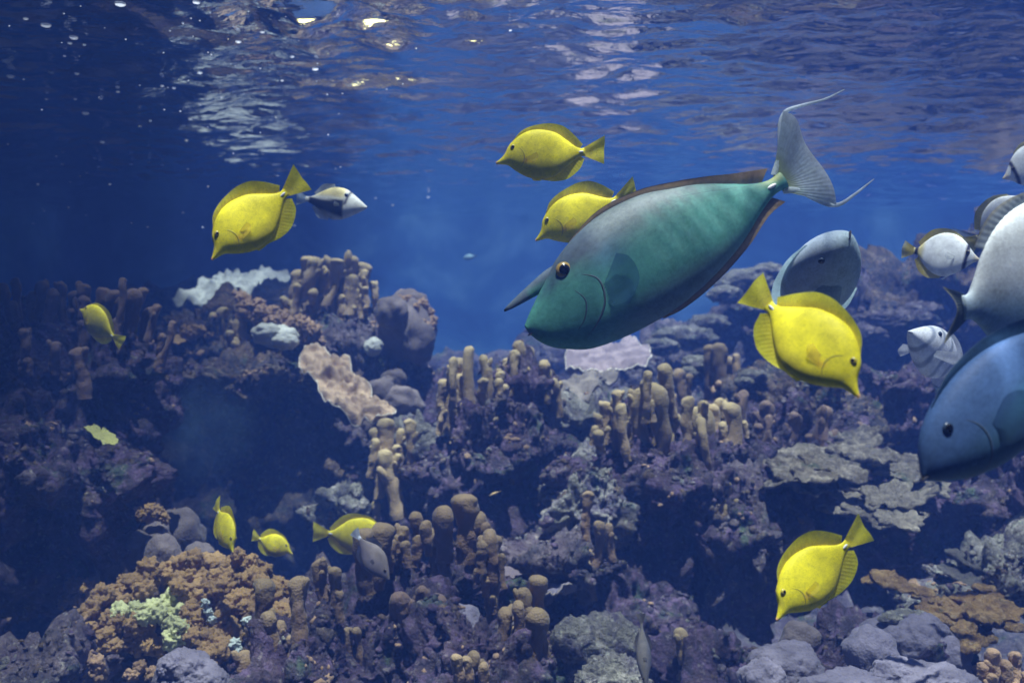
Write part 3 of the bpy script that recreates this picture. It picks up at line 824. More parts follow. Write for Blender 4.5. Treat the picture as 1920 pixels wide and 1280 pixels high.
plate('brown folded plate coral with a pale rim hanging over the dark recess', [(575, 645), (600, 648), (622, 668), (655, 672), (660, 700), (690, 715), (694, 745), (720, 762), (742, 768), (735, 785), (700, 785), (660, 778), (625, 765), (600, 742), (590, 715), (562, 690), (560, 670)],
      3.35, 3.72, M_platebrown, M_rim, 0.02, 0.03, 1, lumps=0.075)
plate('pale lilac plate coral with a white rim below the green unicornfish', [(1065, 690), (1058, 668), (1080, 648), (1130, 640), (1180, 635), (1218, 650), (1222, 670), (1205, 682), (1150, 690), (1100, 697)], 3.9, 4.7, M_platepink, M_rim, 0.025, 0.03, 2, ragged=0.8)
plate('rough grey scalloped plate coral in front of the lilac plate', [(1040, 750), (1042, 722), (1065, 702), (1110, 698), (1150, 695), (1158, 710), (1140, 725), (1110, 740), (1075, 752)], 3.5, 3.9, M_plategrey, None, 0.02, 0.03, 3, lumps=0.03)
plate('bright blue-white plate coral far behind the left ridge', [(320, 556), (370, 545), (400, 515), (430, 505), (460, 512), (495, 505), (535, 502), (548, 518), (520, 532), (495, 530), (470, 545), (445, 552), (418, 570), (385, 565)], 4.7, 5.4, M_platepale, None, 0.02, 0.05, 4, lumps=0.03)
mound('pale crust at the top of the bottom right mounds', [(1700, 1156, 46, 12, 2.45), (1670, 1160, 24, 9, 2.42)], M_pale, seed=46, fine=2.0, name='crusty_ledge')
plate('small yellow-green leaf-shaped plate on the dark left rock', [(158, 806), (175, 802), (200, 806), (222, 818), (218, 832), (200, 830), (175, 820)], 2.5, 2.58, M_yellowgreen, None, 0.008, 0.01, 13)
plate('flat tan plate on the ridge left of the orange-brown tuft', [(312, 634), (325, 628), (345, 630), (348, 638), (330, 642)], 3.8, 3.95, M_plateorange, None, 0.01, 0.01, 14)
plate('small salmon-pink plate beside the branching brown fingers', [(935, 1062), (950, 1055), (972, 1065), (978, 1075), (960, 1080), (938, 1078)], 2.5, 2.6, M_platepink, None, 0.01, 0.01, 15)
plate('purple slab lying below the pale centre rock', [(985, 1060), (1020, 1050), (1060, 1060), (1090, 1085), (1060, 1110), (1020, 1118), (990, 1100)], 2.6, 2.85, M_moundl, M_plategrey, 0.02, 0.03, 16)
mound('white and blue-grey ledge on the far right slope under the unicornfish', [(1285, 632, 60, 22, 4.7), (1330, 606, 36, 18, 4.8), (1240, 650, 34, 16, 4.6)], M_pale, seed=41, fine=2.0, name='crusty_ledge')
mound('pale scalloped ledge behind the grey surgeonfish', [(1400, 530, 60, 24, 5.0), (1440, 512, 34, 18, 5.0), (1360, 552, 34, 16, 4.9)], M_pale, seed=42, fine=2.0, name='crusty_ledge')
mound('mottled lilac ledge on the far right slope', [(1680, 605, 80, 22, 4.8), (1735, 585, 44, 20, 4.9), (1620, 628, 44, 18, 4.7)], M_lilac, seed=43, fine=2.0, name='crusty_ledge')
mound('small pale ledge above the big finger stand', [(1305, 685, 28, 22, 3.85), (1290, 700, 18, 14, 3.8)], M_pale, seed=44, fine=2.0, name='crusty_ledge')
mound('pale flat ledge among the dim fingers', [(1412, 706, 28, 14, 3.6), (1395, 716, 18, 10, 3.55)], M_pale, seed=45, fine=2.0, name='crusty_ledge')

# shelf corals: overlapping rounded scallops growing outward in tiers
def scallop_mesh(seed):
    rg = np.random.default_rng(seed); n, rows = 48, 10
    ang = np.arange(n) / n * 2 * math.pi
    out = 1 + sum(rg.normal() * 0.16 / k ** 0.5 * np.cos(k * ang + rg.uniform(0, 6.28)) for k in (2, 3, 5, 7, 9, 13))
    prof = [(0.02, 0.10), (0.3, 0.11), (0.6, 0.13), (0.82, 0.16), (0.93, 0.165), (0.99, 0.12), (1.0, 0.05), (0.93, -0.01), (0.7, -0.06), (0.3, -0.16)]
    V = []
    for r, z in prof:
        for j in range(n):
            V.append((r * out[j] * math.cos(ang[j]), r * out[j] * math.sin(ang[j]), z))
    V = np.array(V)
    V[:, 2] += 0.30 * fbm(V * 2.0 + seed, 3) + 0.22 * fbm(V * 5 + seed, 3)
    f = [(i * n + j, i * n + (j + 1) % n, (i + 1) * n + (j + 1) % n, (i + 1) * n + j) for i in range(rows - 1) for j in range(n)]
    f.append(tuple(range(n - 1, -1, -1))); f.append(tuple((rows - 1) * n + j for j in range(n)))
    return mesh_from('scallop', V, [q[::-1] for q in f])
SCAL = {}
def shelf(label, pts, mat, seed, r=(20, 34), tilt=14):
    """pts: (u, v, Y) centres of the scallops"""
    rg = np.random.default_rng(seed)
    base = at(*pts[0]); root = empty('shelf_coral', base); tag(root, label, 'coral')
    for u, v, Y in pts:
        key = (mat.name, int(rg.integers(0, 5)))
        if key not in SCAL:
            SCAL[key] = scallop_mesh(key[1] + 3); SCAL[key].materials.append(mat)
        o = obj('scallop', SCAL[key], None, root)
        o.location = at(u + rg.uniform(-4, 4), v + rg.uniform(-3, 3), Y + rg.uniform(-.03, .03)) - base
        k = px(rg.uniform(*r), Y) * 1.35; o.scale = (k * rg.uniform(.9, 1.3), k * 1.5, k * rg.uniform(0.8, 1.2))
        o.rotation_euler = (R(tilt + rg.uniform(-10, 10)), 0, 0)
        o.rotation_euler.z = rg.uniform(-1.2, 1.2); o.rotation_euler.y = R(rg.uniform(-14, 14))
shelf('ragged grey shelf coral on the right below the tang with the orange fin',
      [(1470, 862, 3.15), (1510, 852, 3.2), (1555, 842, 3.25), (1600, 828, 3.25), (1465, 885, 3.0), (1500, 878, 3.0), (1540, 868, 3.05), (1580, 858, 3.05), (1612, 850, 3.05), (1470, 905, 2.9), (1495, 896, 2.92), (1530, 888, 2.92), (1565, 878, 2.95)], M_shelf, 1)
shelf('small grey shelf coral nearest the snout of the big blue fish', [(1665, 880, 3.1), (1695, 868, 3.15), (1720, 882, 3.1), (1690, 890, 3.0), (1650, 868, 3.2)], M_shelf, 2, (15, 24))
shelf('middle tier of stacked grey shelf coral under the big blue fish', [(1590, 928, 3.0), (1625, 922, 3.05), (1660, 915, 3.05), (1700, 910, 3.1), (1740, 904, 3.1), (1640, 934, 2.92), (1680, 932, 2.92), (1718, 922, 2.95)], M_shelf, 3, (17, 27))
shelf('lowest tier of stacked grey shelf coral above the diving right-hand tang', [(1582, 958, 2.9), (1615, 962, 2.88), (1650, 966, 2.86), (1690, 964, 2.86), (1722, 956, 2.9), (1650, 976, 2.8), (1685, 974, 2.8)], M_shelf, 4, (15, 24))
shelf('thin orange shelf coral right of the diving right-hand tang', [(1640, 1086, 2.6), (1665, 1088, 2.58), (1690, 1098, 2.55), (1715, 1104, 2.55), (1735, 1120, 2.55)], M_shelfo, 5, (14, 20))
shelf('wide orange-tan ledge coral at the lower right edge', [(1775, 1155, 2.45), (1805, 1140, 2.5), (1835, 1125, 2.52), (1865, 1110, 2.55), (1895, 1105, 2.55), (1845, 1150, 2.42), (1875, 1140, 2.44), (1825, 1180, 2.36), (1860, 1168, 2.38), (1810, 1195, 2.3)], M_shelfo, 6, (15, 25))
shelf('grey-green slab coral above the orange-tan ledge', [(1800, 1078, 2.7), (1835, 1062, 2.72), (1870, 1040, 2.75), (1905, 1020, 2.78), (1850, 1080, 2.65), (1890, 1062, 2.66)], M_pale, 7, (20, 30))
#FISH
# ------------------------------------------------------------------ fish
def skin_material(name, rough=0.58, fin=False, scale=1.0):
    m, nt, b = nodes_of(name)
    at_ = N(nt, 'ShaderNodeAttribute', attribute_name='Col')
    co = N(nt, 'ShaderNodeTexCoord').outputs['Object']
    f = noise(nt, co, 9, 5, 0.6)
    c = mixc(nt, f, at_.outputs['Color'], at_.outputs['Color'])
    hsv = N(nt, 'ShaderNodeHueSaturation'); nt.links.new(at_.outputs['Color'], hsv.inputs['Color'])
    f2 = noise(nt, co, 70, 4, 0.7)
    ad = N(nt, 'ShaderNodeMath', operation='ADD'); nt.links.new(f, ad.inputs[0]); nt.links.new(f2, ad.inputs[1])
    mr = N(nt, 'ShaderNodeMapRange'); nt.links.new(ad.outputs[0], mr.inputs[0])
    for i_, v_ in enumerate((0.6, 1.4, 0.60, 1.38)): mr.inputs[i_ + 1].default_value = v_
    nt.links.new(mr.outputs[0], hsv.inputs['Value'])
    nt.links.new(hsv.outputs[0], b.inputs['Base Color'])
    b.inputs['Roughness'].default_value = rough
    b.inputs['Specular IOR Level'].default_value = 0.22
    if fin:
        mp = N(nt, 'ShaderNodeMapping'); nt.links.new(co, mp.inputs[0]); mp.inputs['Scale'].default_value = (1.0, 1.0, 0.25)
        tr = N(nt, 'ShaderNodeBsdfTranslucent'); nt.links.new(hsv.outputs[0], tr.inputs['Color'])
        mx = nt.nodes.new('ShaderNodeMixShader'); mx.inputs[0].default_value = 0.62
        nt.links.new(b.outputs[0], mx.inputs[1]); nt.links.new(tr.outputs[0], mx.inputs[2])
        nt.links.new(mx.outputs[0], nt.nodes['Material Output'].inputs['Surface'])
    else:
        vor = N(nt, 'ShaderNodeTexVoronoi', Scale=150.0 * scale); nt.links.new(co, vor.inputs['Vector'])
        bump(nt, b, vor.outputs['Distance'], 0.05, 0.002)
    return m
def see_through(m, k):
    nt = m.node_tree; out = nt.nodes['Material Output']; src = out.inputs['Surface'].links[0].from_socket
    mx = nt.nodes.new('ShaderNodeMixShader'); mx.inputs[0].default_value = k
    nt.links.new(src, mx.inputs[1]); nt.links.new(N(nt, 'ShaderNodeBsdfTransparent').outputs[0], mx.inputs[2]); nt.links.new(mx.outputs[0], out.inputs['Surface'])
M_skin = skin_material('fish_skin')
M_fin = skin_material('fish_fin', 0.5, True)
M_pect = skin_material('pectoral_skin', 0.6, True); see_through(M_pect, 0.45)
M_eyed = flat_mat('fish_eye_dark', (0.006, 0.006, 0.008), 0.08)
M_iris_y = flat_mat('iris_yellow', (0.50, 0.42, 0.05), 0.25)
M_iris_d = flat_mat('iris_brown', (0.10, 0.07, 0.03), 0.25)
M_iris_g = flat_mat('iris_gold', (0.42, 0.28, 0.06), 0.25)
M_iris_b = flat_mat('iris_blue', (0.05, 0.08, 0.13), 0.25)
M_line_d = flat_mat('skin_fold_dark', (0.035, 0.06, 0.065), 0.6)
M_line_y = flat_mat('skin_fold_yellow', (0.36, 0.30, 0.015), 0.6)
M_line_b = flat_mat('skin_fold_blue', (0.05, 0.08, 0.12), 0.6)
M_mouth = flat_mat('fish_mouth', (0.03, 0.03, 0.045), 0.6)
M_white = flat_mat('spine_white', (0.75, 0.75, 0.72), 0.4)

def curve(pts):
    """smooth interpolation through (t, h) points (monotone t)"""
    P = np.array(pts, float); t, h = P[:, 0], P[:, 1]
    d = np.diff(h) / np.diff(t)
    mm = np.concatenate([[d[0]], (d[:-1] + d[1:]) / 2, [d[-1]]])
    def f(x):
        x = np.clip(np.asarray(x, float), t[0], t[-1])
        i = np.clip(np.searchsorted(t, x) - 1, 0, len(t) - 2)
        hh = t[i + 1] - t[i]; s = (x - t[i]) / hh
        return ((2*s**3 - 3*s**2 + 1) * h[i] + (s**3 - 2*s**2 + s) * hh * mm[i] + (-2*s**3 + 3*s**2) * h[i + 1] + (s**3 - s**2) * hh * mm[i + 1])
    return f
def path(pts, n):
    P = np.array(pts, float)
    c = np.concatenate([[0], np.cumsum(np.linalg.norm(np.diff(P, axis=0), axis=1))]); c /= c[-1]
    s = np.linspace(0, 1, n)
    if len(P) > 2:
        return np.stack([curve(list(zip(c, P[:, 0])))(s), curve(list(zip(c, P[:, 1])))(s)], 1)
    return np.stack([np.interp(s, c, P[:, 0]), np.interp(s, c, P[:, 1])], 1)

def set_col(me, cols):
    a = me.color_attributes.new('Col', 'FLOAT_COLOR', 'POINT')
    cols = np.clip(np.asarray(cols, float), 0, 1)
    a.data.foreach_set('color', np.concatenate([cols, np.ones((len(cols), 1))], 1).ravel())

def bend_y(t, bend):      # sideways swimming curve of the spine
    return bend * (np.clip(t - 0.25, 0, 2) ** 2)

def body_mesh(sp):
    n, k = 90, 44
    top, bot, wid = curve(sp['top']), curve(sp['bot']), curve(sp['wid'])
    tt = 1.0 * (0.5 - 0.5 * np.cos(np.linspace(0.0, 1, n) ** 0.8 * math.pi)) ** 1.0
    tt = np.clip(tt, 0, 1) * sp.get('len', 1.02)
    V = []; TH = []
    for t in tt:
        a, b2 = float(top(t)), float(bot(t)); w = float(wid(t)); mid, hh = (a + b2) / 2, max((a - b2) / 2, 1e-4)
        for j in range(k):
            th = 2 * math.pi * j / k
            cs, sn = math.cos(th), math.sin(th)
            y = w * math.copysign(abs(cs) ** 0.95, cs)
            z = mid + hh * math.copysign(abs(sn) ** 0.98, sn)
            V.append((-t, y + bend_y(t, sp.get('bend', 0)), z)); TH.append((t, z))
    f = []
    for i in range(n - 1):
        for j in range(k):
            a, b2 = i * k + j, i * k + (j + 1) % k
            f.append((a, b2, b2 + k, a + k))
    f.append(tuple(range(k - 1, -1, -1))); f.append(tuple((n - 1) * k + j for j in range(k)))
    V = np.array(V); TH = np.array(TH)
    if 'horn' in sp:           # continuous with the forehead: a tapered spike rooted inside the head
        (bt, bh, br), (tt_, hh_) = sp['horn']
        base = len(V); hv = []; m, q = 12, 16
        for i in range(m):
            s = i / (m - 1); r = br * (1 - s) ** 0.75 * min(1, 0.72 + s * 1.3) + 0.004
            ct, ch = bt + (tt_ - bt) * s, bh + (hh_ - bh) * s
            dx, dz = -(tt_ - bt), (hh_ - bh); L = math.hypot(dx, dz); nx, nz = -dz / L, dx / L
            for j in range(q):
                a = 6.283 * j / q
                hv.append((-ct + nx * r * math.sin(a), r * 0.5 * math.cos(a), ch + nz * r * math.sin(a)))
        hv.append((-tt_, 0, hh_))
        for i in range(m - 1):
            for j in range(q):
                a, b2 = base + i * q + j, base + i * q + (j + 1) % q
                f.append((a, b2, b2 + q, a + q))
        for j in range(q): f.append((base + (m - 1) * q + j, base + (m - 1) * q + (j + 1) % q, base + m * q))
        hv = np.array(hv); V = np.vstack([V, hv]); TH = np.vstack([TH, np.stack([-hv[:, 0], hv[:, 2]], 1)])
    me = mesh_from('body', V, f)
    set_col(me, sp['col'](TH[:, 0], TH[:, 1], V[:, 1], 'body'))
    me.materials.append(M_skin)
    return me

def sheet_mesh(sp, base, outer, part, cols=128, rows=9, thick=0.0022, rays=16, wave=0.01, y0=0.0):
    """a fin: rays run from the base line to the outer line; ridged, thin at the edge, a little wavy"""
    B, O = path(base, cols), path(outer, cols)
    V = []; TH = []
    for i in range(cols):
        for r in range(rows):
            q_ = r / (rows - 1)
            q = B[i] + (O[i] - B[i]) * q_
            th = thick * (1 - 0.6 * q_) * 0.5 * math.cos(2 * math.pi * rays * i / cols)
            yy = y0 + th + wave * q_ * math.sin(i / cols * 7 + q_ * 2) + float(bend_y(q[0], sp.get('bend', 0)))
            V.append((-q[0], yy, q[1])); TH.append((q[0], q[1], q_))
    f = [(i * rows + r, i * rows + r + 1, (i + 1) * rows + r + 1, (i + 1) * rows + r) for i in range(cols - 1) for r in range(rows - 1)]
    me = mesh_from(part, V, f)
    TH = np.array(TH); V = np.array(V)
    set_col(me, sp['col'](TH[:, 0], TH[:, 1], V[:, 1], part, TH[:, 2]))
    me.materials.append(M_pect if part == 'pectoral_fin' else M_fin)
    return me

def ball_mesh(name, r, mat, flat=0.55):
    v, f = ico(4)
    me = mesh_from(name, v * np.array([r, r * flat, r]), f); me.materials.append(mat); return me

def make_fish(name, sp):
    """a fish of unit body length, snout at the origin, facing +x, back up +z; returns the root Empty"""
    root = empty(name)
    obj('body', body_mesh(sp), None, root)
    for part, base, outer, kw in sp['fins']:
        obj(part, sheet_mesh(sp, base, outer, part, **kw), None, root)
    top, bot, wid = curve(sp['top']), curve(sp['bot']), curve(sp['wid'])
    def ysurf(t, h):
        a, b2, w = float(top(t)), float(bot(t)), float(wid(t)); mid, hh = (a + b2) / 2, (a - b2) / 2
        return w * max(0.05, 1 - min(1, abs((h - mid) / hh)) ** 2) ** 0.5
    et, eh, er = sp['eye']
    iris, pup = ball_mesh('eye', er, sp['iris']), ball_mesh('pupil', er * sp.get('pup', 0.6), M_eyed, 0.5)
    for s in (1, -1):
        e = obj('eye', iris, None, root); e.location = (-et, s * (ysurf(et, eh) - er * 0.12), eh)
        p = obj('pupil', pup, None, e); p.location = (0, s * er * 0.34, 0)
    if 'pect' in sp:
        pt, ph, base, outer, ang = sp['pect']
        me = sheet_mesh({**sp, 'bend': 0}, base, outer, 'pectoral_fin', cols=44, rows=9, thick=0.002, rays=12, wave=0.006)
        for s in (1, -1):
            o = obj('pectoral_fin', me, None, root)
            o.location = (-pt, s * (ysurf(pt, ph) * 0.97), ph)
            o.rotation_euler = (0, 0, s * R(-ang))
    if 'spine' in sp:
        stt, sh, sl = sp['spine']
        me = ball_mesh('tail_spine', sl, M_white); me.transform(Matrix.Diagonal((1, 0.5, 0.35, 1)))
        for s in (1, -1):
            o = obj('tail_spine', me, None, root); o.location = (-stt, s * float(wid(stt)) * 0.95 + float(bend_y(stt, sp.get('bend', 0))), sh)
    for part, pts, w, mat_ in sp.get('lines', []):     # gill-cover edges, lateral line, lips: fine ridges lying on the skin
        P = path(pts, 36); q_ = 6
        for s in (1, -1):
            V = []
            for i in range(36):
                r = w * (0.25 + math.sin(math.pi * i / 35))
                d = P[min(i + 1, 35)] - P[max(i - 1, 0)]; d /= np.linalg.norm(d); nn = (-d[1], d[0])
                yc = s * ysurf(P[i][0], P[i][1]) + float(bend_y(P[i][0], sp.get('bend', 0)))
                for j in range(q_):
                    a = 6.283 * j / q_
                    V.append((-(P[i][0] + nn[0] * r * math.cos(a)), yc + s * 0.35 * r * math.sin(a), P[i][1] + nn[1] * r * math.cos(a)))
            f = [(i * q_ + j, i * q_ + (j + 1) % q_, (i + 1) * q_ + (j + 1) % q_, (i + 1) * q_ + j) for i in range(35) for j in range(q_)]
            obj(part, mesh_from(part, V, f), mat_, root)
    if 'mouth' in sp:
        mt, mh, ml = sp['mouth']
        me = ball_mesh('mouth', ml, M_mouth); me.transform(Matrix.Diagonal((1, sp.get('mw', 1.2) * float(wid(mt)) / (ml * 0.55) * 0.95, 0.22, 1)))
        o = obj('mouth', me, None, root); o.location = (-mt, 0, mh)
    return root

def copy_fish(root):
    r = root.copy(); C.objects.link(r)
    for ch in root.children:
        c = ch.copy(); C.objects.link(c); c.parent = r
        for g in ch.children:
            d = g.copy(); C.objects.link(d); d.parent = c
    return r

def pose(root, snout, tail, Ys, Yt, up=(0, 1), roll=0):
    """snout and tail-base pixels with their distances; up = image direction of the back"""
    a, b2 = at(*snout, Ys), at(*tail, Yt)
    f = (a - b2); L = f.length; f.normalize()
    u = Vector((up[0], 0, up[1])); u = (u - f * u.dot(f)).normalized()
    l = u.cross(f)
    m = Matrix((f, l, u)).transposed()
    m = m @ Matrix.Rotation(R(roll), 3, 'X')
    root.matrix_world = Matrix.Translation(a) @ m.to_4x4() @ Matrix.Scale(L, 4)
    return root

def lerp(a, b2, k):
    k = np.asarray(k)[:, None]; return np.asarray(a) * (1 - k) + np.asarray(b2) * k
def sm(x, a, b2):
    s = np.clip((np.asarray(x) - a) / (b2 - a), 0, 1); return s * s * (3 - 2 * s)
def full(n, c): return np.tile(np.array(c, float), (n, 1))

# --- yellow tang
def tang_col(t, h, y, part, s=None):
    c = full(len(t), (0.84, 0.74, 0.018))
    if part == 'body':
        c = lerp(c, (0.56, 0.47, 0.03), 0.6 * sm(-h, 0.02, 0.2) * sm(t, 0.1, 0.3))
        c = lerp(c, (0.75, 0.36, 0.03), 0.6 * np.exp(-((t - 0.34) ** 2 + (h + 0.03) ** 2) / 0.03 ** 2))
        c = lerp(c, (0.72, 0.40, 0.20), sm(-t, -0.03, -0.005))
    else:
        c = full(len(t), (0.98, 0.92, 0.05))
        c = lerp(c, (0.92, 0.62, 0.015), 0.6 * (1 - s) if part == 'dorsal_fin' else 0.35 * (1 - s))
        if part == 'pectoral_fin': c = full(len(t), (0.80, 0.66, 0.10))
    return c
TANG = dict(
    top=[(0, .012), (.03, .025), (.06, .043), (.114, .088), (.168, .168), (.259, .236), (.36, .285), (.47, .306), (.615, .284), (.729, .236), (.846, .135), (.93, .062), (.98, .040), (1.03, .044)],
    bot=[(0, -.012), (.03, -.018), (.08, -.026), (.135, -.045), (.205, -.108), (.325, -.195), (.454, -.238), (.614, -.236), (.76, -.168), (.88, -.09), (.95, -.052), (1.03, -.048)],
    wid=[(0, .010), (.05, .022), (.135, .045), (.25, .075), (.4, .092), (.55, .088), (.7, .068), (.85, .040), (.95, .022), (1.03, .014)],
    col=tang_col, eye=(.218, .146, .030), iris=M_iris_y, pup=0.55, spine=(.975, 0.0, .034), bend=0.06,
    lines=[('gill_edge', [(.27, .14), (.325, .07), (.335, 0), (.30, -.07), (.24, -.105)], .0050, M_line_y)],
    pect=(.34, -.03, [(0, .035), (0, -.03)], [(.16, .06), (.17, .01), (.11, -.045)], 4),
    fins=[('dorsal_fin', [(.20, .19), (.36, .272), (.47, .292), (.615, .270), (.729, .222), (.846, .12), (.965, .035)],
           [(.235, .225), (.33, .318), (.45, .362), (.60, .377), (.709, .370), (.836, .321), (.928, .226), (1.02, .09)], dict(rays=22)),
          ('anal_fin', [(.42, -.222), (.53, -.235), (.614, -.222), (.70, -.19), (.78, -.14), (.86, -.09), (.965, -.042)],
           [(.46, -.245), (.545, -.270), (.645, -.298), (.793, -.298), (.90, -.25), (.97, -.19), (1.015, -.09)], dict(rays=18)),
          ('tail_fin', [(1.0, .038), (1.005, 0), (1.0, -.045)], [(1.272, .150), (1.262, .07), (1.245, 0), (1.235, -.08), (1.222, -.162)], dict(rays=14, thick=.002, wave=.012)),
          ('pelvic_fin', [(.36, -.19), (.42, -.215)], [(.40, -.25), (.50, -.262)], dict(rays=5, cols=24))])
def tang_variant(bend, fin, deep):
    d = dict(TANG); d['bend'] = bend
    for k in ('top', 'bot'): d[k] = [(t, h * deep) for t, h in TANG[k]]
    def spread(base, outer, part):
        b_ = [(t, h * deep) for t, h in base]
        n = len(outer)
        o_ = []
        for i, (t, h) in enumerate(outer):
            bb = np.array(path(b_, n)[i]); q = np.array((t, h * deep)); o_.append(tuple(bb + (q - bb) * (fin if part in ('dorsal_fin', 'anal_fin') else 1)))
        return b_, o_
    d['fins'] = [(p, *spread(b_, o_, p), kw) for p, b_, o_, kw in TANG['fins']]
    pt, ph, b_, o_, ang = TANG['pect']; d['pect'] = (pt, ph, b_, o_, ang + 120 * (bend if bend > 0 else -bend * 2))
    return make_fish('yellow_tang', d)
tangv = [tang_variant(0.06, 1.0, 1.0), tang_variant(-0.09, 0.82, 1.04), tang_variant(0.14, 1.08, 0.97)]
TG = 'yellow tangs'
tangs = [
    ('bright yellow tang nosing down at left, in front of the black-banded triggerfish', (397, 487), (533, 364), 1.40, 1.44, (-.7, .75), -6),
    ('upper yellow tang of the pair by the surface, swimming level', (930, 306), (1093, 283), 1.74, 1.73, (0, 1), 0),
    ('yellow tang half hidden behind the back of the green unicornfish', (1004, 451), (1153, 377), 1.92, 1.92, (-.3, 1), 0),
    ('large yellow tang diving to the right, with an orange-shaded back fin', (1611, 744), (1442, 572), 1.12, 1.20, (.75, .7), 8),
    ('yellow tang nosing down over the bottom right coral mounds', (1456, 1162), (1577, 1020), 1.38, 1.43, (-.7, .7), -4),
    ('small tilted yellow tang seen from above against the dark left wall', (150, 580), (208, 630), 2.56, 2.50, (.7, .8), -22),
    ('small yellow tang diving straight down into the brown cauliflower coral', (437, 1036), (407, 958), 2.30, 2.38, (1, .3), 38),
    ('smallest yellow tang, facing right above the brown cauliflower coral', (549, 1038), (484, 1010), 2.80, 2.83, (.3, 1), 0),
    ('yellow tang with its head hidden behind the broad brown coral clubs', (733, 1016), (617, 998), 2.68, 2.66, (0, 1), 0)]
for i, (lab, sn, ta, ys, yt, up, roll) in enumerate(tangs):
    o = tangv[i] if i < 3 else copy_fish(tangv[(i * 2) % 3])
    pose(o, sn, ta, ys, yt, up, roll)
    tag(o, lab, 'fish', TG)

# --- bluespine unicornfish
def uni_col(t, h, y, part, s=None):
    n = len(t)
    if part == 'tail_fin':
        c = full(n, (0.50, 0.60, 0.62))
        c = lerp(c, (0.34, 0.40, 0.06), 0.8 * (1 - sm(s, 0.1, 0.5)))
        return lerp(c, (0.72, 0.80, 0.82), sm(s, 0.8, 1.0))
    if part == 'pectoral_fin': return lerp((0.10, 0.26, 0.34), (0.05, 0.17, 0.30), s)
    if part in ('dorsal_fin', 'anal_fin'):
        c = lerp((0.20, 0.19, 0.14), (0.42, 0.30, 0.16), sm(s, 0.2, 0.7))
        return lerp(c, (0.05, 0.05, 0.05), sm(s, 0.85, 0.95) * (1 - sm(t, 0.7, 0.9)))
    grey, green, blue = np.array((0.175, 0.215, 0.20)), np.array((0.065, 0.23, 0.175)), np.array((0.12, 0.20, 0.21))
    ax = h - (0.02 + 0.03 * t)
    c = lerp(green, grey, sm(ax, 0.0, 0.12) * sm(t, 0.12, 0.35))
    c = lerp(c, blue, sm(-ax, 0.10, 0.19) * sm(t, 0.12, 0.4))
    # pale flank bars
    bars = 0.5 + 0.5 * np.sin((t * 1.0 + 0.25 * h) * 105 + 1.5 * np.sin(t * 19))
    c = lerp(c, (0.16, 0.40, 0.32), 0.55 * bars * sm(t, 0.42, 0.55) * (1 - sm(np.abs(ax), 0.05, 0.13)))
    # dark shoulder behind the head
    c = lerp(c, (0.03, 0.09, 0.15), 0.75 * np.exp(-((t - 0.34) ** 2 / 0.075 ** 2 + (h - 0.075) ** 2 / 0.06 ** 2)))
    # grey-blue forehead, horn and mask through the eye
    c = lerp(c, (0.075, 0.105, 0.13), np.clip(sm(h, 0.085, 0.12) * (1 - sm(t, 0.30, 0.40)) + (t < 0.07) * sm(h, 0.05, 0.07), 0, 1))
    c = lerp(c, (0.05, 0.09, 0.13), 0.8 * np.exp(-((t - 0.15) ** 2 / 0.06 ** 2 + (h - 0.085 - (t - 0.15) * 0.3) ** 2 / 0.018 ** 2)))
    c = lerp(c, (0.34, 0.32, 0.08), 0.7 * np.exp(-((t - 0.99) ** 2 / 0.05 ** 2)) * sm(h, -0.01, 0.02))
    return c
UNI = dict(
    top=[(0, .012), (.03, .036), (.07, .064), (.102, .086), (.14, .112), (.195, .146), (.267, .178), (.34, .199), (.413, .210), (.50, .209), (.578, .198), (.67, .166), (.757, .134), (.85, .082), (.92, .042), (.97, .026), (1.02, .030)],
    bot=[(0, -.020), (.017, -.060), (.05, -.102), (.083, -.126), (.14, -.160), (.2, -.177), (.339, -.194), (.488, -.192), (.63, -.166), (.79, -.112), (.90, -.055), (.97, -.028), (1.02, -.030)],
    wid=[(0, .014), (.03, .034), (.09, .052), (.2, .075), (.35, .088), (.5, .082), (.65, .066), (.8, .042), (.9, .026), (.97, .020), (1.02, .016)],
    col=uni_col, eye=(.200, .102, .028), iris=M_iris_g, pup=0.66, bend=0.05, mouth=(.012, -.022, .02), mw=0.9,
    horn=((.205, .114, .031), (-.034, .088)),
    pect=(.255, -.055, [(-.005, .022), (.02, -.03)], [(.115, .115), (.145, .085), (.14, .01), (.07, -.05)], 14),
    spine=(.965, .0, .018),
    lines=[('lateral_line', [(.27, .125), (.33, .150), (.42, .165), (.55, .152), (.70, .112), (.85, .058), (.95, .018)], .0016, M_line_d),
           ('gill_edge', [(.225, .07), (.275, .02), (.262, -.05), (.20, -.105), (.12, -.135)], .0035, M_line_d),
           ('gill_edge', [(.19, .03), (.205, -.02), (.175, -.07), (.12, -.10)], .0022, M_line_d)],
    fins=[('dorsal_fin', [(.27, .172), (.413, .204), (.55, .195), (.67, .160), (.757, .128), (.85, .076), (.95, .03)],
           [(.275, .185), (.413, .226), (.578, .218), (.69, .184), (.78, .150), (.894, .100), (.992, .062)], dict(rays=26, thick=.0014, wave=.003)),
          ('anal_fin', [(.40, -.184), (.488, -.180), (.63, -.154), (.79, -.098), (.90, -.045), (.95, -.028)],
           [(.42, -.202), (.488, -.206), (.64, -.184), (.80, -.134), (.92, -.078), (.985, -.068)], dict(rays=24, thick=.0014, wave=.003)),
          ('tail_fin', [(.995, .028), (1.005, .012), (1.008, 0), (1.005, -.014), (.995, -.030)],
           [(1.135, .205), (1.165, .165), (1.160, .08), (1.155, -.03), (1.142, -.11), (1.125, -.165)], dict(rays=22, thick=.0008, wave=.02, cols=176))])
uni = make_fish('unicornfish', UNI)
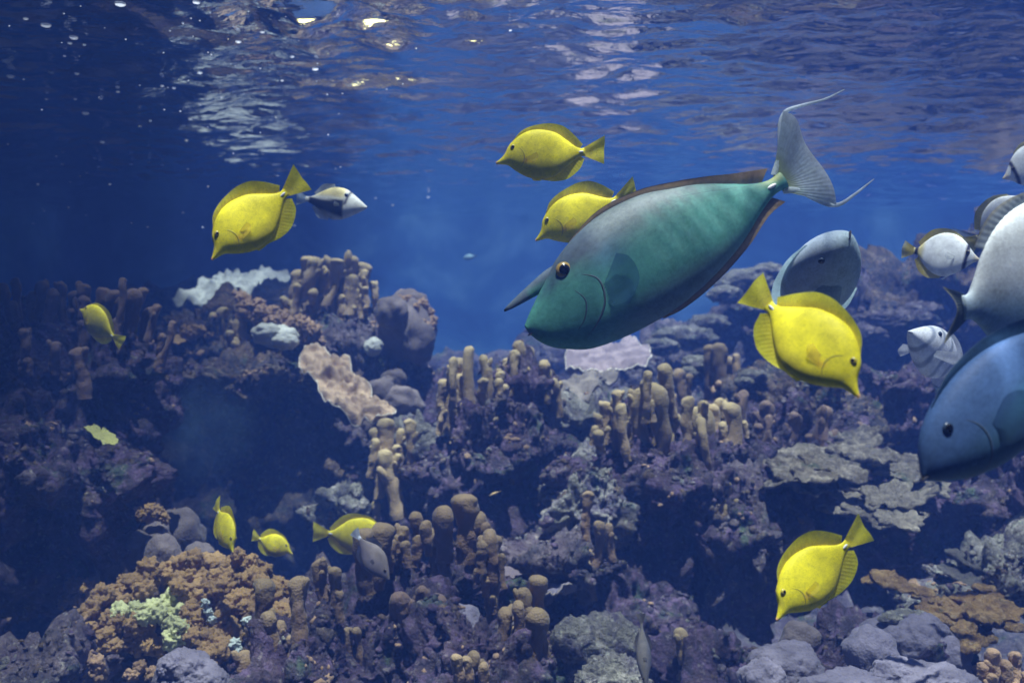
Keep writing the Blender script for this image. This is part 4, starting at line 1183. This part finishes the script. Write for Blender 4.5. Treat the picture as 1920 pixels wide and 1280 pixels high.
def filament(root, pts, w, part='tail_streamer'):
    """the long trailing thread at a tail-lobe tip: tapered strip with the lobe's leading edge"""
    P = path(pts, 40); V = []; q = 8
    for i in range(40):
        s = i / 39; r = w * (1 - s) ** 0.8 + 0.0012
        d = P[min(i + 1, 39)] - P[max(i - 1, 0)]; d /= np.linalg.norm(d); nx = np.array([-d[1], d[0]])
        for j in range(q):
            a = 6.283 * j / q
            V.append((-(P[i][0] + nx[0] * r * math.cos(a)), 0.4 * r * math.sin(a) + float(bend_y(P[i][0], 0.05)), P[i][1] + nx[1] * r * math.cos(a)))
    f = [(i * q + j, i * q + (j + 1) % q, (i + 1) * q + (j + 1) % q, (i + 1) * q + j) for i in range(39) for j in range(q)]
    me = mesh_from(part, V, f); set_col(me, full(len(V), (0.72, 0.80, 0.84))); me.materials.append(M_fin)
    obj(part, me, None, root)
filament(uni, [(1.00, .03), (1.058, .085), (1.086, .131), (1.117, .178), (1.149, .199), (1.205, .190), (1.288, .168), (1.362, .163)], .011)
filament(uni, [(1.00, -.03), (1.047, -.060), (1.076, -.108), (1.112, -.155), (1.14, -.168), (1.193, -.166), (1.286, -.153)], .011)
pose(uni, (987, 616), (1455, 347), 1.62, 1.68, (-.5, .87), 4)
tag(uni, 'large grey-green unicornfish with a forehead horn and streaming tail', 'fish')

# --- black-banded triggerfish
def trig_col(t, h, y, part, s=None):
    n = len(t)
    if part != 'body': return full(n, (0.45, 0.58, 0.66)) if part == 'tail_fin' else full(n, (0.55, 0.62, 0.60))
    c = full(n, (0.66, 0.68, 0.60))
    c = lerp(c, (0.66, 0.58, 0.26), sm(h, 0.04, 0.12) * sm(t, 0.3, 0.4))
    ln = 0.055 - 0.03 * np.sin((t - 0.4) * 5)
    blk = sm(ln - h, -0.012, 0.012) * sm(t, 0.33, 0.36) * sm(h, -0.22 + 0.20 * (t - 0.4), -0.16 + 0.20 * (t - 0.4))
    c = lerp(c, (0.02, 0.025, 0.04), blk * (1 - sm(t, 0.93, 0.98)))
    c = lerp(c, (0.03, 0.03, 0.05), np.exp(-(t - 0.30 - 0.25 * (0.1 - h)) ** 2 / 0.022 ** 2) * (h > -0.02))
    return lerp(c, (0.45, 0.40, 0.2), 0.5 * sm(-h, 0.1, 0.2) * sm(t, 0.5, 0.7))
TRIG = dict(top=[(0, .012), (.08, .065), (.2, .14), (.32, .205), (.45, .235), (.6, .22), (.75, .15), (.88, .075), (.96, .045), (1.03, .04)],
    bot=[(0, -.015), (.08, -.07), (.2, -.14), (.35, -.215), (.5, -.245), (.65, -.20), (.8, -.11), (.9, -.06), (.97, -.04), (1.03, -.04)],
    wid=[(0, .012), (.1, .045), (.3, .08), (.5, .085), (.7, .06), (.9, .025), (1.03, .014)],
    col=trig_col, eye=(.33, .13, .03), iris=M_iris_b, pup=.6, bend=0.04, mouth=(.012, 0, .02),
    pect=(.40, -.03, [(0, .02), (0, -.02)], [(.08, .05), (.09, 0), (.07, -.03)], 25),
    fins=[('dorsal_fin', [(.55, .225), (.7, .175), (.85, .085)], [(.58, .28), (.76, .25), (.90, .11)], dict(rays=16)),
          ('anal_fin', [(.58, -.215), (.7, -.165), (.86, -.075)], [(.60, -.27), (.76, -.245), (.90, -.10)], dict(rays=16)),
          ('tail_fin', [(1.0, .04), (1.0, -.04)], [(1.17, .11), (1.18, 0), (1.17, -.11)], dict(rays=12))])
o = make_fish('triggerfish', TRIG); pose(o, (688, 389), (574, 373), 2.55, 2.6, (.1, 1), 0)
tag(o, 'small pale triggerfish with a black diagonal band and cream back', 'fish')

# --- deep surgeonfish shape used for three big fish, each with its own colouring
def surge(col, eye_iris, **kw):
    d = dict(top=[(0, .02), (.03, .065), (.07, .115), (.13, .165), (.22, .208), (.34, .235), (.48, .236), (.62, .206), (.76, .145), (.88, .075), (.96, .040), (1.03, .038)],
        bot=[(0, -.02), (.03, -.055), (.08, -.10), (.16, -.155), (.28, -.205), (.42, -.23), (.56, -.224), (.70, -.175), (.83, -.095), (.93, -.05), (1.03, -.04)],
        wid=[(0, .018), (.04, .05), (.12, .085), (.25, .11), (.4, .115), (.55, .10), (.7, .072), (.85, .042), (.95, .024), (1.03, .016)],
        col=col, eye=(.175, .10, .024), iris=eye_iris, pup=0.7, bend=0.08, mouth=(.010, -.004, .034), mw=1.0,
        lines=[('gill_edge', [(.235, .10), (.275, .03), (.27, -.05), (.22, -.12), (.14, -.14)], .0045, M_line_b)],
        pect=(.30, -.06, [(0, .05), (.01, -.04)], [(.07, .10), (.13, .125), (.19, .10), (.215, .04), (.19, -.03), (.12, -.07)], 22),
        fins=[('dorsal_fin', [(.18, .185), (.34, .228), (.48, .229), (.62, .20), (.76, .139), (.93, .045)], [(.20, .21), (.34, .262), (.50, .272), (.66, .25), (.82, .185), (.97, .10)], dict(rays=24, thick=.0014)),
              ('anal_fin', [(.40, -.222), (.56, -.216), (.70, -.168), (.83, -.09), (.93, -.045)], [(.42, -.25), (.58, -.262), (.74, -.225), (.88, -.15), (.97, -.09)], dict(rays=20, thick=.0014)),
              ('tail_fin', [(1.0, .036), (1.01, 0), (1.0, -.038)], [(1.25, .19), (1.18, .09), (1.15, 0), (1.18, -.09), (1.25, -.19)], dict(rays=16, thick=.002))])
    d.update(kw); return d
def grey_col(t, h, y, part, s=None):
    n = len(t)
    if part != 'body': return full(n, (0.30, 0.42, 0.46))
    c = lerp((0.34, 0.46, 0.50), (0.40, 0.48, 0.56), sm(h, -0.05, 0.15))
    c = lerp(c, (0.10, 0.16, 0.24), 0.6 * np.exp(-((t - .10) ** 2 / .06 ** 2 + (h - .10) ** 2 / .035 ** 2)))
    return c
o = make_fish('grey_surgeonfish', surge(grey_col, M_iris_b, lines=[], wid=[(0, .03), (.04, .075), (.12, .12), (.25, .15), (.4, .15), (.55, .125), (.7, .085), (.85, .045), (.95, .026), (1.03, .018)]))
pose(o, (1592, 440), (1476, 622), 1.46, 1.64, (-.75, .55), 14)
tag(o, 'blue-grey surgeonfish facing up and right behind the large diving tang', 'fish')
def white_col(t, h, y, part, s=None):
    n = len(t)
    if part == 'tail_fin': return lerp((0.10, 0.14, 0.18), (0.50, 0.46, 0.28), sm(s, 0.8, 0.95))
    if part == 'pectoral_fin': return lerp((0.45, 0.45, 0.30), (0.70, 0.62, 0.30), s)
    if part != 'body': return lerp((0.50, 0.56, 0.56), (0.60, 0.56, 0.40), sm(s, 0.7, 1))
    return lerp((0.26, 0.42, 0.52), (0.80, 0.85, 0.82), sm(h - 0.05 * t, -0.10, 0.06))
o = make_fish('white_surgeonfish', surge(white_col, M_iris_b, bend=0.02,
    top=[(0, .02), (.05, .08), (.15, .19), (.3, .29), (.5, .345), (.68, .34), (.80, .29), (.89, .205), (.95, .10), (.985, .05), (1.03, .045)],
    bot=[(0, -.02), (.05, -.07), (.15, -.16), (.3, -.25), (.5, -.29), (.68, -.27), (.80, -.22), (.89, -.145), (.95, -.075), (.985, -.05), (1.03, -.045)],
    fins=[('dorsal_fin', [(.3, .28), (.5, .335), (.68, .33), (.80, .28), (.89, .195)], [(.32, .31), (.5, .375), (.70, .375), (.84, .32), (.94, .21)], dict(rays=24)),
          ('anal_fin', [(.5, -.28), (.68, -.26), (.80, -.21), (.90, -.13)], [(.55, -.31), (.72, -.33), (.88, -.31), (.97, -.25)], dict(rays=20)),
          ('tail_fin', [(1.0, .045), (1.01, 0), (1.0, -.045)], [(1.10, .09), (1.07, .04), (1.06, 0), (1.08, -.06), (1.12, -.12)], dict(rays=16))]))
pose(o, (2150, 500), (1818, 575), 1.40, 1.26, (.15, 1), 0)
tag(o, 'big pale white fish cut off by the right edge, white above and blue below', 'fish')
def blue_col(t, h, y, part, s=None):
    n = len(t)
    if part == 'pectoral_fin': return full(n, (0.07, 0.14, 0.25))
    if part != 'body': return lerp((0.04, 0.10, 0.20), (0.16, 0.26, 0.38), sm(s, 0.85, 1))
    c = lerp((0.055, 0.14, 0.20), (0.07, 0.14, 0.30), sm(h, -0.12, 0.05))
    c = lerp(c, (0.05, 0.22, 0.28), 0.5 * np.exp(-((t - .6) ** 2 / .2 ** 2 + (h + .02) ** 2 / .05 ** 2)))
    return c
SB = surge(blue_col, M_iris_b, bend=-0.05)
for k in ('top', 'bot'): SB[k] = [(t, h * 0.88) for t, h in SB[k]]
SB['wid'] = [(t, w * 0.8) for t, w in SB['wid']]
SB['fins'] = [(p, [(t, h * 0.88) for t, h in b_], [(t, h * 0.88) for t, h in o_], kw) for p, b_, o_, kw in SB['fins']]
o = make_fish('blue_surgeonfish', SB)
pose(o, (1732, 893), (2035, 600), 1.06, 1.12, (-.7, .75), -4)
tag(o, 'big dark blue fish nosing down from the right edge', 'fish')
def dim_col(t, h, y, part, s=None): return full(len(t), (0.13, 0.18, 0.24))
o = make_fish('slate_surgeonfish', surge(dim_col, M_iris_b))
pose(o, (2090, 400), (1850, 450), 2.6, 2.7, (.2, 1), 0)
tag(o, 'slate-grey fish back showing behind the upper butterflyfish at the right edge', 'fish')

# --- butterflyfish
def but_col(t, h, y, part, s=None):
    n = len(t)
    if part == 'tail_fin': return lerp((0.62, 0.52, 0.10), (0.70, 0.68, 0.40), sm(s, 0.6, 1.0))
    if part in ('dorsal_fin', 'anal_fin'): return lerp((0.66, 0.60, 0.26), (0.66, 0.54, 0.12), sm(t, 0.5, 0.9))
    c = full(n, (0.82, 0.85, 0.82))
    if part == 'body':
        c = lerp(c, (0.02, 0.02, 0.05), np.exp(-((t - 0.20 - 0.15 * (h - 0.1) ** 2) / 0.030) ** 4))
        c = lerp(c, (0.66, 0.56, 0.14), 0.8 * sm(t, 0.82, 0.92))
        c = lerp(c, (0.02, 0.02, 0.03), np.exp(-((t - 0.975) / 0.03) ** 4))
        c = lerp(c, (0.64, 0.46, 0.14), 0.6 * (1 - sm(t, 0.03, 0.14)))
    return c
BUT = dict(top=[(0, .012), (.05, .04), (.12, .10), (.2, .19), (.32, .29), (.46, .35), (.6, .35), (.75, .285), (.87, .17), (.95, .07), (1.03, .05)],
    bot=[(0, -.012), (.05, -.035), (.12, -.085), (.22, -.19), (.35, -.29), (.5, -.345), (.65, -.32), (.78, -.24), (.88, -.14), (.95, -.06), (1.03, -.05)],
    wid=[(0, .01), (.08, .03), (.2, .06), (.4, .085), (.6, .075), (.8, .045), (.95, .02), (1.03, .014)],
    col=but_col, eye=(.195, .085, .033), iris=M_iris_d, pup=.7, bend=0.04,
    pect=(.36, -.03, [(0, .03), (0, -.03)], [(.14, .07), (.16, 0), (.11, -.05)], 30),
    fins=[('dorsal_fin', [(.3, .27), (.46, .34), (.6, .34), (.75, .275), (.93, .09)], [(.33, .33), (.48, .41), (.64, .42), (.82, .36), (.98, .15)], dict(rays=20)),
          ('anal_fin', [(.5, -.335), (.65, -.31), (.78, -.23), (.92, -.08)], [(.55, -.385), (.72, -.40), (.88, -.31), (.98, -.14)], dict(rays=16)),
          ('tail_fin', [(1.0, .05), (1.0, -.05)], [(1.19, .15), (1.21, 0), (1.19, -.15)], dict(rays=12)),
          ('pelvic_fin', [(.36, -.28), (.42, -.31)], [(.48, -.40), (.52, -.39)], dict(rays=5, cols=24))])
bf = make_fish('butterflyfish', BUT); pose(bf, (1838, 487), (1715, 470), 1.95, 2.02, (.1, 1), 0)
tag(bf, 'whole white butterflyfish with a black eye bar and yellow tail', 'fish', 'butterflyfish at the right')
b2_ = copy_fish(bf); pose(b2_, (1950, 372), (1836, 446), 2.08, 2.12, (-.4, .9), 0)
tag(b2_, 'upper butterflyfish at the right edge, half covered by the big pale fish', 'fish', 'butterflyfish at the right')
b3_ = copy_fish(bf); pose(b3_, (1880, 335), (1985, 290), 2.3, 2.3, (0, 1), 0)
tag(b3_, 'black, white and yellow fish just entering at the right edge', 'fish', 'butterflyfish at the right')

# --- striped fish
def str_col(t, h, y, part, s=None):
    n = len(t); c = full(n, (0.86, 0.89, 0.90))
    if part == 'body':
        for k in (0.20, 0.36, 0.52, 0.68, 0.84):
            c = lerp(c, (0.20, 0.26, 0.36), 0.7 * np.exp(-((t - k - 0.05 * np.sin(h * 12)) / 0.026) ** 4))
    return c
STR = {**TRIG, 'col': str_col, 'bend': 0.15, 'wid': [(0, .02), (.1, .07), (.3, .12), (.5, .12), (.7, .085), (.9, .035), (1.03, .02)],
       'pect': (.32, -.06, [(0, .03), (0, -.03)], [(.22, .08), (.25, 0), (.18, -.06)], 60)}
o = make_fish('striped_fish', STR); pose(o, (1705, 622), (1795, 698), 1.86, 1.98, (.75, .7), 20)
tag(o, 'white fish with dark stripes, turned toward the viewer, above the big blue fish', 'fish')

# --- grey damselfish, slim dark fish, tiny fish
def dam_col(t, h, y, part, s=None):
    n = len(t)
    if part == 'tail_fin': return full(n, (0.62, 0.68, 0.74))
    c = lerp((0.15, 0.13, 0.14), (0.20, 0.17, 0.15), sm(h, -.1, .1)) if part == 'body' else full(n, (0.10, 0.10, 0.13))
    return lerp(c, (0.60, 0.66, 0.72), sm(t, 0.94, 1.0)) if part == 'body' else c
DAM = {**TRIG, 'col': dam_col, 'iris': M_iris_d, 'eye': (.17, .05, .032)}
o = make_fish('damselfish', DAM); pose(o, (730, 1086), (672, 1008), 2.16, 2.2, (.8, .55), 6)
tag(o, 'grey damselfish with a white tail, head down before the broad coral clubs', 'fish')
def slim_col(t, h, y, part, s=None): return lerp((0.15, 0.15, 0.16), (0.26, 0.24, 0.20), sm(h, -.12, 0.02))
SLIM = dict(TRIG); SLIM.update(col=slim_col, eye=(.14, .03, .024), iris=M_iris_d,
    top=[(a, b2 * 0.52) for a, b2 in TRIG['top']], bot=[(a, b2 * 0.52) for a, b2 in TRIG['bot']],
    fins=[(p, [(a, b2 * 0.52) for a, b2 in x], [(a, b2 * (0.52 if p != 'tail_fin' else 0.7)) for a, b2 in y_], k) for p, x, y_, k in TRIG['fins']])
o = make_fish('slim_wrasse', SLIM); pose(o, (1211, 1288), (1203, 1170), 1.95, 1.98, (-1, 0), 10)
tag(o, 'slim dull brown fish hanging head down beside the pale lavender boulder', 'fish')
def or_col(t, h, y, part, s=None): return full(len(t), (0.58, 0.42, 0.18))
o = make_fish('orange_wrasse', {**SLIM, 'col': or_col}); pose(o, (917, 929), (936, 921), 2.9, 2.9, (0, 1), 0)
tag(o, 'tiny orange fish in the dark gap above the foreground clubs', 'fish')
def far_col(t, h, y, part, s=None): return full(len(t), (0.35, 0.55, 0.60))
o = make_fish('distant_fish', {**TRIG, 'col': far_col}); pose(o, (868, 484), (890, 480), 5.6, 5.6, (0, 1), 0)
tag(o, 'tiny distant fish in the open blue water', 'fish')

# ------------------------------------------------------------------ bubbles under the surface
def bubble_mat():
    m, nt, b = nodes_of('air_bubble')
    b.inputs['Base Color'].default_value = (0.85, 0.88, 0.92, 1); b.inputs['Roughness'].default_value = 0.12
    tr = N(nt, 'ShaderNodeBsdfTranslucent'); tr.inputs['Color'].default_value = (0.95, 0.97, 1, 1)
    mx = nt.nodes.new('ShaderNodeMixShader'); mx.inputs[0].default_value = 0.75
    nt.links.new(b.outputs[0], mx.inputs[1]); nt.links.new(tr.outputs[0], mx.inputs[2]); nt.links.new(mx.outputs[0], nt.nodes['Material Output'].inputs['Surface'])
    co = N(nt, 'ShaderNodeTexCoord').outputs['Object']
    bump(nt, b, noise(nt, co, 2.5, 2), 0.2, 0.1)
    return m
M_bub = bubble_mat()
BUBM = []
for k in range(4):
    v, f = ico(3)
    p = v * (1 + 0.18 * perlin(v * 1.7 + k * 9))[:, None]
    fa = np.array(f); fa = fa[v[fa].mean(1)[:, 2] < 0.25]      # the dome of an air pocket, open where it meets the surface
    me = mesh_from('air_bubble', p, fa.tolist()); me.materials.append(M_bub); BUBM.append(me)
random.seed(21)
spots = [(86, 47, 18), (48, 35, 10), (138, 70, 16), (131, 81, 9), (158, 84, 7), (225, 7, 20), (368, 4, 14), (121, 105, 6), (160, 212, 13), (447, 78, 11), (492, 60, 9), (548, 106, 8), (591, 129, 12),
         (375, 136, 10), (304, 161, 7), (326, 165, 7), (343, 43, 5), (358, 34, 4), (529, 151, 6), (415, 183, 6), (375, 196, 6), (357, 223, 8), (192, 266, 9), (221, 172, 7), (189, 185, 7), (263, 237, 6),
         (144, 138, 9), (96, 136, 10), (20, 143, 14), (12, 114, 16), (178, 297, 6), (185, 313, 6), (117, 308, 6), (163, 324, 6), (246, 308, 7), (279, 304, 6), (305, 309, 6), (132, 341, 4), (71, 345, 5), (206, 345, 5),
         (83, 395, 4), (62, 419, 3), (15, 270, 4), (277, 425, 4), (343, 398, 4), (390, 349, 4), (488, 128, 4), (362, 68, 3), (390, 98, 3), (396, 102, 4), (433, 120, 2), (441, 124, 2), (338, 208, 4), (308, 205, 4),
         (780, 90, 5), (957, 57, 6), (755, 157, 4), (725, 167, 3), (642, 175, 4), (803, 369, 6), (736, 384, 5), (704, 371, 4), (380, 425, 4), (548, 396, 4), (552, 422, 4), (595, 119, 4), (87, 186, 6), (141, 186, 6), (350, 263, 7), (282, 226, 5)]
for k in range(40): spots.append((random.uniform(0, 640), random.uniform(10, 420), random.uniform(2, 4)))
for (u, v, w) in spots:
    Ysurf = min(YB - 0.3, 0.86 / ((640 - v) / F_PX))
    Y = Ysurf * (0.97 if w > 5 else random.uniform(0.55, 0.9))
    o = obj('air_bubble', random.choice(BUBM))
    o.location = at(u, v, Y)
    r = px(w / 2, Y)
    o.scale = (r, r, r * (0.5 if w > 5 else 0.9)); o.rotation_euler = (0, 0, random.uniform(0, 6))
    tag(o, 'small white air bubble under the rippling water surface', 'bubble', 'air bubbles under the surface')

# ------------------------------------------------------------------ drifting silt in the dark recess
def silt():
    m = bpy.data.materials.new('silt'); m.use_nodes = True
    nt = m.node_tree; nt.nodes.remove(nt.nodes['Principled BSDF'])
    v = N(nt, 'ShaderNodeVolumePrincipled'); v.inputs['Color'].default_value = (0.35, 0.60, 0.80, 1)
    co = N(nt, 'ShaderNodeTexCoord').outputs['Object']
    ln = N(nt, 'ShaderNodeVectorMath', operation='LENGTH'); nt.links.new(co, ln.inputs[0])
    r = ramp(nt, ln.outputs['Value'], [(0.1, (1, 1, 1)), (1.0, (0, 0, 0))])
    nz = ramp(nt, noise(nt, co, 2.0, 4, 0.6, 0.6), [(0.38, (0, 0, 0)), (0.7, (1, 1, 1))])
    mu = N(nt, 'ShaderNodeMath', operation='MULTIPLY'); nt.links.new(r, mu.inputs[0]); nt.links.new(nz, mu.inputs[1])
    m2 = N(nt, 'ShaderNodeMath', operation='MULTIPLY'); nt.links.new(mu.outputs[0], m2.inputs[0]); m2.inputs[1].default_value = 2.2
    nt.links.new(m2.outputs[0], v.inputs['Density'])
    nt.links.new(v.outputs[0], nt.nodes['Material Output'].inputs['Volume'])
    iv, jf = ico(3)
    o = obj('silt_cloud', mesh_from('silt_cloud', iv, jf), m)
    o.location = at(350, 800, 3.45); o.scale = (0.27, 0.22, 0.22)
    tag(o, 'faint blue cloud of drifting silt in the dark recess', 'silt', None, 'stuff')
silt()
